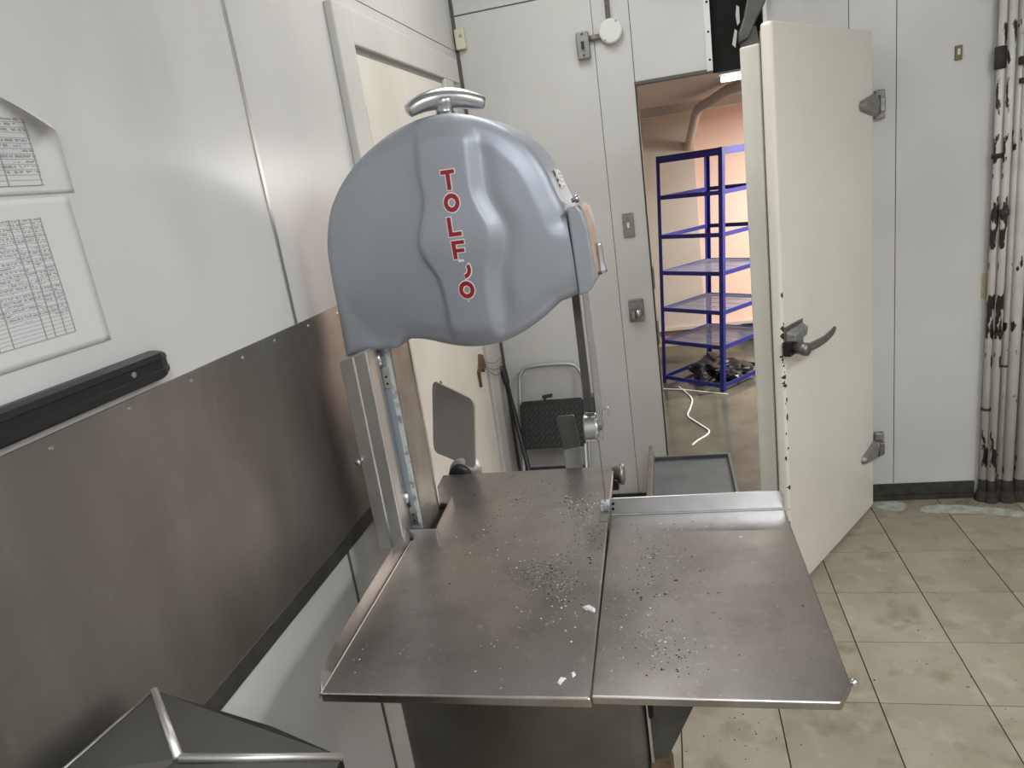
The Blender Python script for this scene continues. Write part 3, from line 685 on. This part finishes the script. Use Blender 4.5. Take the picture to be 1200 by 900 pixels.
# chipped paint along the free edge
rnd = random.Random(5); V, Fc = [], []
for k in range(60):
    z = rnd.choice([rnd.uniform(.2, 1.15), rnd.uniform(.75, 1.1), rnd.uniform(.1, 1.5)]); h_ = rnd.uniform(.003, .014)
    c_ = dh+du*(DW-.0085+rnd.uniform(-.003, .004))+dv*z+dn*rnd.uniform(-.012, -.003); k_ = rnd.uniform(.004, .008)
    pts_ = [c_+du*(k_*math.cos(t)*rnd.uniform(.6, 1.2))+dv*(h_*math.sin(t)*rnd.uniform(.6, 1.3)) for t in [i*math.pi/3 for i in range(6)]]
    V, Fc = join((V, Fc), loft([p-dn*.006 for p in pts_], [p+dn*.0042 for p in pts_]))
props(mk('paint_chips', (V, Fc), 'grime', d2), 'dark chips where the paint has worn off', kind='stuff')
def dpt(u, z, n_): return dh+du*u+dv*z+dn*n_
def on_door(px, py, off=0.0):
    r = RM @ Vector((px-CX, py-CY, F_PX)); o = Vector((0, 0, H)); t = (dh+dn*off-o).dot(dn)/r.dot(dn); p = o+r*t
    return (p-dh).dot(du), p.z
# latch
lu, lz = on_door(925, 395); lu = DW-.035
hl = mk('latch_handle', join(basis_box(dpt(lu, lz, 0), du, dv, dn, -.12, .032, -.062, .045, 0, .006)), 'dull_steel', d2, bevel=.003)
mk('latch_case', loft([dpt(lu+a, lz+b, .006) for a, b in [(.028, .03), (-.11, .036), (-.10, -.01), (.0, -.03), (.028, -.01)]], [dpt(lu+a, lz+b, .04) for a, b in [(.02, .018), (-.085, .024), (-.075, -.002), (.0, -.015), (.02, -.005)]]), 'plate_grey', hl, bevel=.004)
mk('strike_bolt', basis_box(dpt(lu, lz-.025, 0), du, dv, dn, .0, .05, -.03, .02, .004, .03), 'black_plastic', hl)
mk('pivot', lathe(dpt(lu+.018, lz-.032, .006), dn, [(0, .020), (.05, .020), (.055, .024), (.075, .023), (.08, .015)], 16), 'dull_steel', hl, smooth=True)
lev = [dpt(lu+.018, lz-.032, .07), dpt(lu-.05, lz-.030, .082), dpt(lu-.11, lz-.026, .088), dpt(lu-.165, lz-.016, .090), dpt(lu-.195, lz-.004, .090)]
mk('lever', tube(smooth_path(lev, 4), [.015, .015, .015, .0145, .0145, .014, .0135, .013, .0125, .012, .0115, .011, .010, .009, .008, .007, .005], 12), 'dull_steel', hl, smooth=True)
# strap hinges
for (px, py) in ((1014, 124), (1022, 528)):
    u, z = on_door(px, py); u = .03
    hh = mk('strap_hinge', loft([dpt(a, z+b, 0) for a, b in [(.0, .045), (.06, .035), (.15, .018), (.165, .0), (.15, -.02), (.06, -.035), (.0, -.045)]], [dpt(a, z+b, .022) for a, b in [(.002, .038), (.06, .028), (.14, .012), (.15, .0), (.14, -.014), (.06, -.028), (.002, -.038)]]), 'plate_grey', d2, bevel=.004)
    mk('knuckle', cyl(dpt(-.008, z-.035, .012), dpt(-.008, z+.035, .012), .014, 12), 'dull_steel', hh, smooth=True)
    hp = dpt(-.008, z, .012)
    mk('wall_plate', box(hp.x+.004, hp.x+.044, YF-.030, YF-.0005, z-.058, z+.058), 'plate_grey', hh, bevel=.006)
    mk('hinge_link', box(hp.x-.004, hp.x+.034, YF-.075, YF-.022, z-.03, z+.026), 'dull_steel', hh, bevel=.004)

# ------------------------------------------------------------------ blue shelving unit in the cold room
A = hz(777, 448, 0); B = hz(848, 460, 0); A.z = B.z = 0
e1 = (B-A); W1 = e1.length; e1.normalize(); e2 = Vector((-e1.y, e1.x, 0))
if e2.y < 0: e2 = -e2
D1 = .60
lean = .050
def sh(u, v, z): return A+e1*u+e2*v+Vector((lean*z, 0, z))
shelf = thing('shelving_unit', tuple(A+e1*W1/2+e2*D1/2), 'tall blue metal shelving unit with wire shelves in the cold room', 'shelf')
SH = 1.75
def shbox(u0, u1, v0, v1, z0, z1): return loft([sh(u0, v0, z0), sh(u1, v0, z0), sh(u1, v1, z0), sh(u0, v1, z0)], [sh(u0, v0, z1), sh(u1, v0, z1), sh(u1, v1, z1), sh(u0, v1, z1)])
pw = .032
for u, v in ((0, 0), (W1-pw, 0), (0, D1-pw), (W1-pw, D1-pw)):
    mk('post', join(shbox(u, u+pw, v, v+.004, .0, SH), shbox(u if u == 0 else u+pw-.004, (u+.004) if u == 0 else u+pw, v, v+pw, 0, SH)) if v == 0 else
       join(shbox(u, u+pw, v+pw-.004, v+pw, .0, SH), shbox(u if u == 0 else u+pw-.004, (u+.004) if u == 0 else u+pw, v, v+pw, 0, SH)), 'blue_paint', shelf)
LEVELS = [(.03, 0), (.325, 1), (.585, 1), (.87, 1), (1.145, 0), (1.435, 0), (SH-.052, 2)]
for z, kind in LEVELS:
    h_ = .03 if kind != 2 else .05
    mk('beam', shbox(.004, W1-.004, .004, .012, z, z+h_), 'blue_paint', shelf); mk('beam', shbox(.004, W1-.004, D1-.012, D1-.004, z, z+h_), 'blue_paint', shelf)
    mk('beam', shbox(.004, .012, .004, D1-.004, z, z+h_), 'blue_paint', shelf); mk('beam', shbox(W1-.012, W1-.004, .004, D1-.004, z, z+h_), 'blue_paint', shelf)
    if kind in (1, 2):
        vf = ([], [])
        for k in range(24):
            u = .015+(W1-.03)*k/23; vf = join(vf, shbox(u-.002, u+.002, .012, D1-.012, z+h_-.008, z+h_-.004))
        for k in range(5):
            v = .02+(D1-.04)*k/4; vf = join(vf, shbox(.012, W1-.012, v-.002, v+.002, z+h_-.012, z+h_-.008))
        mk('wire_shelf' if kind == 1 else 'top_panel', vf if kind == 1 else shbox(.012, W1-.012, .012, D1-.012, z+.02, z+.026), 'mesh_grey' if kind == 1 else 'blue_paint', shelf)
# crumpled black bag on the floor inside the shelving
bagc = sh(.29, .31, 0); bm = bmesh.new(); bmesh.ops.create_icosphere(bm, subdivisions=4, radius=1)
rnd = random.Random(11); ph = [rnd.uniform(0, 6.28) for _ in range(9)]
bv = []
for v in bm.verts:
    p = v.co.copy(); k = 1+.16*math.sin(5*p.x+ph[0]+2*p.y)+.13*math.sin(7*p.y+ph[1]+3*p.z)+.10*math.sin(11*p.x+6*p.z+ph[2])+.06*math.sin(17*p.y+9*p.x+ph[3])+.07*abs(math.sin(13*p.x-8*p.y+ph[4]))+.05*abs(math.sin(19*p.z+12*p.x+ph[5]))-.06+rnd.uniform(-.025, .025)
    q = e1*(p.x*.20*k)+e2*(p.y*.20*k)+Vector((0, 0, max(p.z, -.55)*.095*k+.06))
    q.z = max(q.z, .002) if p.z < 0 else q.z
    bv.append(bagc+Vector((0, 0, .062))+q-Vector((0, 0, .062)))
bf = [tuple(v.index for v in f.verts) for f in bm.faces]; bm.free()
props(mk('plastic_bag', (bv, bf), 'bag_black'), 'crumpled black plastic bag lying on the floor under the blue shelving', 'bag')
# white cable on the wet floor
props(mk('power_cable', tube(smooth_path([hz(px, py, .006) for px, py in [(795, 453), (804, 460), (811, 468), (809, 478), (806, 487), (815, 494), (826, 501), (831, 505), (828, 510), (818, 516), (811, 522)]], 4), .006, 8), 'cable_white', smooth=True), 'thin white cable snaking over the wet cold room floor', 'cable')
props(mk('floor_batten', tube([hz(px, py, .0055) for px, py in [(772, 455.5), (800, 456.5), (853, 462)]], .0055, 6), 'cable_white'), 'thin straight white strip on the floor in front of the blue shelving', 'strip')
# cold room tube light, a second one added unseen to brighten it, insulated pipe
for lx, ly, ll in ((.80, 3.95, 'fluorescent batten light on the cold room ceiling just inside the opening'), (1.55, 5.45, 'added unseen batten light brightening the cold room from beyond the blue shelving')):
    lp = thing('ceiling_light', (lx, ly, INNER_CEIL), ll, 'light')
    mk('housing', box(lx-.5, lx+.5, ly-.06, ly+.06, INNER_CEIL-.05, INNER_CEIL-.001), 'box_white', lp); mk('tube_lamp', cyl((lx-.49, ly, INNER_CEIL-.07), (lx+.49, ly, INNER_CEIL-.07), .014, 12), 'lamp_glow', lp, smooth=True)
q0, q1 = hy(818, 128, 5.9), hy(852, 92, 5.0); q1.z = min(q1.z, INNER_CEIL-.05)
props(mk('insulated_pipe', tube(smooth_path([(q0.x-.06, 6.78, q0.z-.25), (q0.x-.02, 6.3, q0.z-.08), q0, (q0+q1)/2, q1, (q1.x+.06, 4.55, INNER_CEIL-.06)], 4), .035, 12), 'beige_wall', smooth=True), 'grey insulated pipe sagging under the cold room ceiling', 'pipe')
q = hy(877, 392, IY1); props(mk('socket_box', box(q.x-.06, q.x+.06, IY1-.06, IY1-.0125, q.z-.02, q.z+.12), 'black_plastic', bevel=.004), 'dark socket box low on the peach cold room wall', 'socket')
for px, py in ((756, 134), (756, 150)):
    q = hy(px, py, YF+.14)
# grey bin in front of the opening
bn = thing('metal_bin', (.07, 2.98, 0), 'grey open metal bin with a raised left side behind the sliding table', 'bin')
bz = .40
p0, p1 = hz(767, 535, bz), hz(845, 533, bz)
bx0, bx1, by0, by1 = p0.x, p1.x+.03, 2.55, p0.y
mk('wall', box(bx0-.022, bx0, by0, by1, .001, bz+.055), 'bin_rim', bn, bevel=.003); mk('wall', box(bx1, bx1+.012, by0, by1, .001, bz), 'bin_grey', bn)
mk('wall', box(bx0, bx1, by1-.012, by1, .001, bz), 'bin_grey', bn); mk('wall', box(bx0, bx1, by0, by0+.012, .001, bz), 'bin_grey', bn)
mk('bottom', box(bx0, bx1, by0+.012, by1-.012, .30, bz-.016), 'bin_grey', bn)

# ------------------------------------------------------------------ folding step stool in the corner
st = thing('step_stool', (-.63, 3.25, 0), 'folded step stool with black ribbed treads and grey tube frame', 'stool')
def stl(x, z, d=0): return Vector((x, 3.10+.28*(z/.83)+d, z))
xL, xR_ = -.80, -.463
hp = [stl(xL-.005, .0), stl(xL, .4), stl(xL+.008, .70), stl(xL+.013, .77), stl(xL+.035, .81), stl(xL+.07, .822), stl((xL+xR_)/2, .826), stl(xR_-.07, .82), stl(xR_-.035, .808), stl(xR_-.01, .77), stl(xR_, .70), stl(xR_, .4), stl(xR_-.005, 0)]
mk('tube_frame', tube(smooth_path(hp, 4), .0105, 10), 'grey_tube', st, smooth=True)
def tread(x0, x1, z0, z1, th):
    pl = rrect(x0, x1, z0, z1, .022, 4); tr = mk('tread', loft([stl(a, b, -.045) for a, b in pl], [stl(a, b, -.045+th) for a, b in pl]), 'black_rubber', st, bevel=.003)
    vf = ([], [])                                # anti-slip ribs, herringbone
    nx = 11
    for k in range(nx):
        for j in range(int((z1-z0)/.028)):
            cx_ = x0+.03+(x1-x0-.06)*k/(nx-1); cz_ = z0+.022+.028*j; s = 1 if (k+j) % 2 else 1
            a = [(cx_-.010, cz_-.008*s), (cx_-.007, cz_-.011*s), (cx_+.010, cz_+.008*s), (cx_+.007, cz_+.011*s)]
            vf = join(vf, loft([stl(u, v, -.0465) for u, v in a], [stl(u, v, -.045) for u, v in a]))
    props(mk('ribs', vf, 'rib_grey', tr), kind='stuff')
tread(xL+.012, xR_-.005, .445, .665, .03); tread(xL-.005, xR_-.005, .12, .352, .03)
mk('carry_grip', join(loft([stl(-.665, .663, -.035), stl(-.655, .663, -.035), stl(-.655, .675, -.035), stl(-.665, .675, -.035)], [stl(-.665, .663, -.02), stl(-.655, .663, -.02), stl(-.655, .675, -.02), stl(-.665, .675, -.02)]),
                      loft([stl(-.672, .675, -.035), stl(-.622, .680, -.035), stl(-.622, .693, -.035), stl(-.672, .688, -.035)], [stl(-.672, .675, -.015), stl(-.622, .680, -.015), stl(-.622, .693, -.015), stl(-.672, .688, -.015)])), 'black_plastic', st)
for x in (xL+.012, xR_-.012): mk('front_leg', tube([stl(x, .0, -.07), stl(x+.0, .60, -.025)], .009, 8), 'grey_tube', st, smooth=True)
# black pole leaning in the corner
pt, pb = hy(588.5, 429, 3.36), hy(619, 548, 3.12)
dirp = (pb-pt)/(pb.z-pt.z); pf = pb+dirp*(-pb.z+.012)
pole = thing('broom_pole', tuple(pf-Vector((0, 0, .012))), 'slim black pole leaning in the corner beside the folded stool', 'pole')
mk('shaft', cyl(pf, pt, .012, 10), 'black_plastic', pole, smooth=True); mk('grip', tube([pt+(pt-pf).normalized()*.0, pt+(pf-pt).normalized()*.02, pt+(pf-pt).normalized()*.09, pt+(pf-pt).normalized()*.1], [.012, .017, .017, .012], 10), 'black_rubber', pole, smooth=True)

# ------------------------------------------------------------------ things on the left wall
ks = thing('knife_rack', (XW, .5, 1.484), 'black magnetic knife strip mounted along the top of the steel sheet', 'knife rack')
sec = [(XW+.0058, 1.484), (XW+.020, 1.484), (XW+.030, 1.490), (XW+.030, 1.5005), (XW+.026, 1.502), (XW+.026, 1.518), (XW+.030, 1.5195), (XW+.028, 1.529), (XW+.018, 1.534), (XW+.0058, 1.534)]
sec = [(x-.005, z) for x, z in sec]
mk('bar', prism(sec, 1, .24, 1.022), 'black_plastic', ks)
mk('end_cap', loft([(x, 1.022, z) for x, z in sec], [(XW+.0008+(x-XW)*.55, 1.045, 1.509+(z-1.509)*.72) for x, z in sec]), 'black_plastic', ks)
for y in (.55, .952): mk('screw', lathe((XW+.021, y, 1.510), (1, 0, 0), [(0, .0055), (.0015, .005), (.0025, .002)], 10), 'bright_steel', ks)
# printed sheets
def sheet(name, y0, y1, z0, z1, m, label, curl=0, xo=.0012, bulge=.0018, grid=None):
    V, Fc, U = [], [], []; nx, nz = 24, 24
    for j in range(nz+1):
        for i in range(nx+1):
            u, v = i/nx, j/nz; y = y0+(y1-y0)*u; z = z0+(z1-z0)*v
            x = XW+xo+bulge*math.sin(math.pi*u)*abs(math.sin(2.5*v+u))*math.sin(math.pi*v)
            if curl:
                t = max(0, (u-.72)+(v-.72))/.56
                if t > 0: x += curl*t*t*.9; y -= .05*t*t; z -= .075*t*t
            V.append((x, y, z)); U.append((u, v))
    for j in range(nz):
        for i in range(nx): a = j*(nx+1)+i; Fc.append((a, a+1, a+nx+2, a+nx+1))
    o = mk(name, (V, Fc), 'paper', smooth=True); props(o, label, 'paper', 'price sheets taped on the white wall')
    s = o.modifiers.new('s', 'SOLIDIFY'); s.thickness = .0005; s.offset = 1
    if grid:
        gy0, gy1, gz0, gz1, gm = grid; V2, F2, U2 = [], [], []
        for j in range(nz+1):
            for i in range(nx+1):
                u, v = i/nx, j/nz; y = gy0+(gy1-gy0)*u; z = gz0+(gz1-gz0)*v; uu, vv = (y-y0)/(y1-y0), (z-z0)/(z1-z0)
                V2.append((XW+xo+bulge*math.sin(math.pi*uu)*abs(math.sin(2.5*vv+uu))*math.sin(math.pi*vv)+.0009, y+.02*(v-.5)*0, z)); U2.append((u, v))
        for j in range(nz):
            for i in range(nx): a = j*(nx+1)+i; F2.append((a, a+1, a+nx+2, a+nx+1))
        mk('printed_table', (V2, F2), gm, o, smooth=True, uvs=U2)
    return o
sheet('paper_sheet', .60, .950, 1.572, 1.795, 'paper', 'lower printed sheet with a ruled table above the knife strip', grid=(.615, .888, 1.600, 1.768, 'print_lower'))
sheet('paper_sheet', .60, .965, 1.800, 1.955, 'paper', 'upper printed sheet with a curled corner and ruled table', curl=.05, grid=(.615, .912, 1.812, 1.905, 'print_upper'))

# ------------------------------------------------------------------ things on the far wall
def wallbox(name, px0, py0, px1, py1, depth, m, label, cat, bevel=.003, sub=None):
    a, b = hy(px0, py0, YF), hy(px1, py1, YF); x0, x1, z0, z1 = min(a.x, b.x), max(a.x, b.x), min(a.z, b.z), max(a.z, b.z)
    t = thing(name, ((x0+x1)/2, YF, z0), label, cat)
    mk('body', box(x0, x1, YF-depth, YF-.0003, z0, z1), m, t, bevel=bevel)
    return t, x0, x1, z0, z1
t, x0, x1, z0, z1 = wallbox('wall_sensor', 533, 36, 548, 58, .03, 'box_cream', 'small cream sensor box in the corner near the ceiling', 'sensor', .006)
mk('lamp_eye', lathe(((x0+x1)/2+.006, YF-.03, z1-.03), (0, -1, 0), [(0, .008), (.002, .007), (.003, .003)], 12), 'label_tan', t, smooth=True)
t, x0, x1, z0, z1 = wallbox('light_switch', 675, 40, 693, 69, .035, 'plate_grey', 'worn grey metal switch box joined to the round junction box', 'switch', .006)
mk('toggle', box((x0+x1)/2-.006, (x0+x1)/2+.006, YF-.05, YF-.034, (z0+z1)/2-.012, (z0+z1)/2+.014), 'black_plastic', t)
for dz in (.045, -.04): mk('screw', lathe(((x0+x1)/2, YF-.0355, (z0+z1)/2+dz), (0, -1, 0), [(0, .005), (.002, .004)], 8), 'black_plastic', t)
sx1 = x1
q = hy(716, 37.5, YF)
jb = thing('junction_box', (q.x, YF, q.z-.05), 'round white junction box cover with a conduit rising from it', 'junction box')
mk('cover', lathe((q.x, YF-.0003, q.z), (0, -1, 0), [(0, .050), (.030, .050), (.034, .048), (.037, .042)], 32), 'box_white', jb, smooth=False)
for dx, dz in ((.026, .034), (-.026, -.034)): mk('screw', lathe((q.x+dx, YF-.035, q.z+dz), (0, -1, 0), [(0, .005), (.003, .004)], 8), 'plate_dark', jb)
cu = hy(712, 0, YF)
mk('conduit', cyl((cu.x-.004, YF-.016, q.z+.045), (cu.x-.004, YF-.016, CEIL-.01), .0105, 12), 'plate_grey', jb, smooth=True)
mk('coupling', cyl((sx1-.004, YF-.016, q.z-.012), (q.x-.045, YF-.016, q.z-.012), .0115, 12), 'plate_dark', jb, smooth=True)
t, x0, x1, z0, z1 = wallbox('outlet_plate', 728.5, 250.5, 744.5, 277, .008, 'plate_grey', 'small grey metal switch plate beside the cold room opening', 'plate', .002)
mk('toggle', box((x0+x1)/2-.006, (x0+x1)/2+.005, YF-.018, YF-.007, (z0+z1)/2-.012, (z0+z1)/2+.012), 'box_white', t)
for dz in (.035, -.035): mk('screw', lathe(((x0+x1)/2, YF-.008, (z0+z1)/2+dz), (0, -1, 0), [(0, .004), (.0015, .003)], 8), 'dull_steel', t)
t, x0, x1, z0, z1 = wallbox('door_strike', 736, 351, 756, 375, .02, 'plate_dark', 'worn metal latch keeper on the jamb of the cold room opening', 'latch keeper', .004)
mk('roller', cyl(((x0+x1)/2+.008, YF-.03, z0+.018), ((x0+x1)/2+.008, YF-.03, z0+.058), .012, 12), 'chrome', t, smooth=True)
mk('keeper_plate', box(x0+.01, x1-.006, YF-.024, YF-.019, z1-.042, z1-.015), 'plate_grey', t)
mk('keeper_hook', box(x0+.012, x0+.028, YF-.04, YF-.019, z0+.018, z0+.055), 'plate_grey', t, bevel=.003)
# side-jamb hinge leaves
for (pa, pb_) in (((764, 312), (768, 338)), ((769, 375), (772, 402))):
    a = hy(pa[0], pa[1], YF+.03); b = hy(pb_[0], pb_[1], YF+.03); mk('jamb_plate', box(OX0+.003, OX0+.012, YF+.01, YF+.07, b.z, a.z), 'plate_grey', wf)
t, x0, x1, z0, z1 = wallbox('door_tag', 1119, 54, 1127, 70, .006, 'brass_dark', 'tiny olive metal tag on the white wall board', 'tag', .001)
mk('window', box(x0+.008, x1-.008, YF-.0068, YF-.0055, z0+.02, z1-.012), 'paper', t)
# painted pipes in the right corner
def pipe(px, py, r, dep, m, label, bands=(), ztop=CEIL-.004):
    q = hy(px, py, YF-dep); t = thing('wall_pipe', (q.x, YF-dep, .0), label, 'pipe', 'painted pipes rising beside the white wall')
    mk('pipe', cyl((q.x, YF-dep, .001), (q.x, YF-dep, ztop), r, 16), m, t, smooth=True)
    for z, h_, dx in bands: mk('clamp', lathe((q.x+dx, YF-dep, z), (0, 0, 1), [(0, r+.002), (.002, r+.006), (h_-.002, r+.006), (h_, r+.002)], 14), 'grime', t, smooth=True)
    mk('floor_collar', lathe((q.x, YF-dep, .001), (0, 0, 1), [(0, r+.018), (.03, r+.012), (.05, r+.003), (.10, r+.0012), (.105, r+.0004)], 14), 'grime', t)
    return q.x
def zat(px, py): return hy(px, py, YF-.05).z
pipe(1168, 200, .015, .035, 'pipe_worn', 'badly flaking white pipe with several black clamps', [(zat(1165, 82), .085, -.004), (zat(1168, 186), .02, 0), (zat(1158, 482), .012, 0)])
pipe(1179, 200, .014, .055, 'pipe_worn', 'flaking white pipe squeezed between two other painted pipes', [(zat(1181, 252), .025, 0), (zat(1172, 392), .014, 0)])
pipe(1189, 200, .017, .03, 'pipe_white', 'smooth white pipe with a bright hose clamp at knee height', [(zat(1188, 430), .008, 0)])
pipe(1200, 200, .022, .05, 'pipe_white', 'thick white pipe with black bracket remains near the top', [(zat(1200, 75), .03, -.01), (zat(1200, 97), .02, -.005)])
pipe(1216, 200, .024, .04, 'pipe_white', 'thick white pipe standing last in the row of pipes')
a, b = hy(1150, 321, YF), hy(1188, 347, YF)
props(mk('packing_tape', box(a.x, b.x+.02, YF-.0015, YF-.0003, b.z, a.z), 'tape_tan'), 'strip of tan packing tape on the wall behind the painted pipes', 'tape')
# grit on the floor along the wall and under the table edge
rnd = random.Random(21); V, Fc = [], []
for px, py, sx, sy, cnt in ((1110, 592, 60, 5, 60), (1165, 590, 25, 6, 60), (1060, 588, 30, 3, 25), (850, 850, 35, 18, 20), (880, 870, 40, 22, 12), (1090, 640, 70, 40, 25), (1060, 760, 80, 60, 20)):
    for _ in range(cnt):
        p = hz(px+rnd.gauss(0, sx), py+rnd.gauss(0, sy), 0)
        if p.y > YF-.03 or p.x > 2.2 or (p-dh).dot(dn) < .03 and p.y > 2.5: continue
        r = rnd.uniform(.001, .0042); a = rnd.uniform(0, 6.28)
        b = len(V); V += [p+Vector((r*math.cos(a+k*1.57)*rnd.uniform(.5, 1.2), r*math.sin(a+k*1.57)*rnd.uniform(.5, 1.2), .0001)) for k in range(4)]+[p+Vector((0, 0, r*.5))]
        Fc += [(b, b+1, b+4), (b+1, b+2, b+4), (b+2, b+3, b+4), (b+3, b, b+4), (b+3, b+2, b+1, b)]
props(mk('floor_grit', (V, Fc), 'crumb_dark'), 'dark grit scattered over the cream floor tiles', 'grit', kind='stuff')
# pale blue patches on the tiles along the dark baseboard
rnd = random.Random(3)
def patch(pxs, label):
    pts = [hz(px, py, .0) for px, py in pxs]; pts = smooth_path(pts+[pts[0]], 5)[:-1]; rj = random.Random(4)
    pts = [p+Vector((rj.uniform(-.006, .006), rj.uniform(-.006, .006), 0)) for p in pts]
    props(mk('pale_patch', loft([p+Vector((0, 0, .0001)) for p in pts], [p+Vector((0, 0, .0009)) for p in pts]), 'patch'), label, 'patch')
patch([(1026, 589), (1040, 587.5), (1055, 588.5), (1062, 593), (1056, 598), (1040, 597), (1027, 594)], 'short pale blue patch on the tiles beside the open door')
patch([(1078, 597), (1090, 592), (1120, 592), (1150, 594), (1180, 597), (1205, 600), (1205, 606), (1175, 604), (1140, 602), (1110, 601), (1085, 600)], 'long pale blue patch on the tiles in front of the pipes')
# overhead rail bend in the slot above the opening
q0, q1, q2 = hy(893, 5, YF-.02), hy(880, 20, YF-.04), hy(868, 42, YF-.05)
rl = thing('rail_arm', (q1.x, YF, 2.06), 'bent grey steel rail arm coming out of the dark slot above the opening', 'rail')
mk('arm', extr([hy(px, py, YF-.05) for px, py in [(879, -20), (899, -20), (897, 2), (887, 22), (878, 44), (866, 51), (865, 40), (871, 22)]], (0, .03, 0)), 'dark_steel', rl, bevel=.006)
mk('pivot_plate', extr([hy(px, py, YF-.015) for px, py in [(866, 40), (886, 30), (890, 50), (868, 55)]], (0, .012, 0)), 'dark_steel', rl)

# ------------------------------------------------------------------ stainless hopper in the near left corner
ap = hx(180, 809, XW+.05); Lp = hx(66, 909, XW+.05)
Pp = hz(209, 889, ap.z-.035); Qp = hz(401, 887, ap.z-.115); Mp = hz(318, 851, ap.z-.075)
hop = thing('meat_hopper', (-.7, .5, 0), 'stainless steel machine hood with sharp folded ridges below the splash sheet', 'machine')
R2 = hz(185, 925, ap.z-.03); Sp = Vector((Qp.x+.01, Qp.y-.10, Qp.z-.02)); Tp = Vector((Pp.x+.0, Pp.y-.25, Pp.z-.02)); Up = Vector((Lp.x, Lp.y-.25, Lp.z)); Wp = Vector((Qp.x, Qp.y-.25, Qp.z-.02))
zl = .72
topv = [ap, Mp, Qp, Wp, Tp, Up, Lp, Pp]
low = [Vector((v.x, v.y, zl)) for v in topv[:7]]
V = topv+low; F_ = [(0, 7, 2, 1), (0, 6, 7), (7, 4, 3, 2), (6, 5, 4, 7)]
ring_ = [0, 1, 2, 3, 4, 5, 6]
F_ = [(0, 7, 2, 1), (0, 6, 7), (7, 4, 3, 2), (7, 6, 5, 4)]
for i in range(7):
    a, b = ring_[i], ring_[(i+1) % 7]; F_.append((a, b, 8+(i+1) % 7, 8+i))
F_.append(tuple(range(8, 15)))
hd = mk('hood', (V, F_), 'hood_steel', hop)
mk('ridge', tube([ap, Pp], [.006, .008], 8), 'guard_steel', hd, smooth=True); mk('ridge', tube([Pp, Qp], [.007, .006], 8), 'guard_steel', hd, smooth=True)
mk('ridge', tube([ap, Lp], .003, 8), 'dull_steel', hd, smooth=True)
mk('pedestal', box(XW+.09, XW+.33, Qp.y-.22, Qp.y-.03, .04, zl), 'cabinet_steel', hop, bevel=.01)
mk('base_plate', box(XW+.05, XW+.37, Qp.y-.24, Qp.y-.01, .001, .04), 'cabinet_steel', hop, bevel=.005)

# ------------------------------------------------------------------ ceiling fixtures of the room
for i, (lx, ly) in enumerate(LAMPS):
    t = thing('ceiling_light', (lx, ly, CEIL), ['fluorescent ceiling fixture above the space behind the saw', 'fluorescent ceiling fixture near the back wall', 'fluorescent ceiling fixture over the open tiled floor beside the saw'][i], 'light')
    mk('housing', box(lx-.31, lx+.31, ly-.61, ly+.61, CEIL-.07, CEIL-.001), 'box_white', t, bevel=.006)
    mk('diffuser', box(lx-.28, lx+.28, ly-.58, ly+.58, CEIL-.078, CEIL-.069), 'lamp_glow', t)
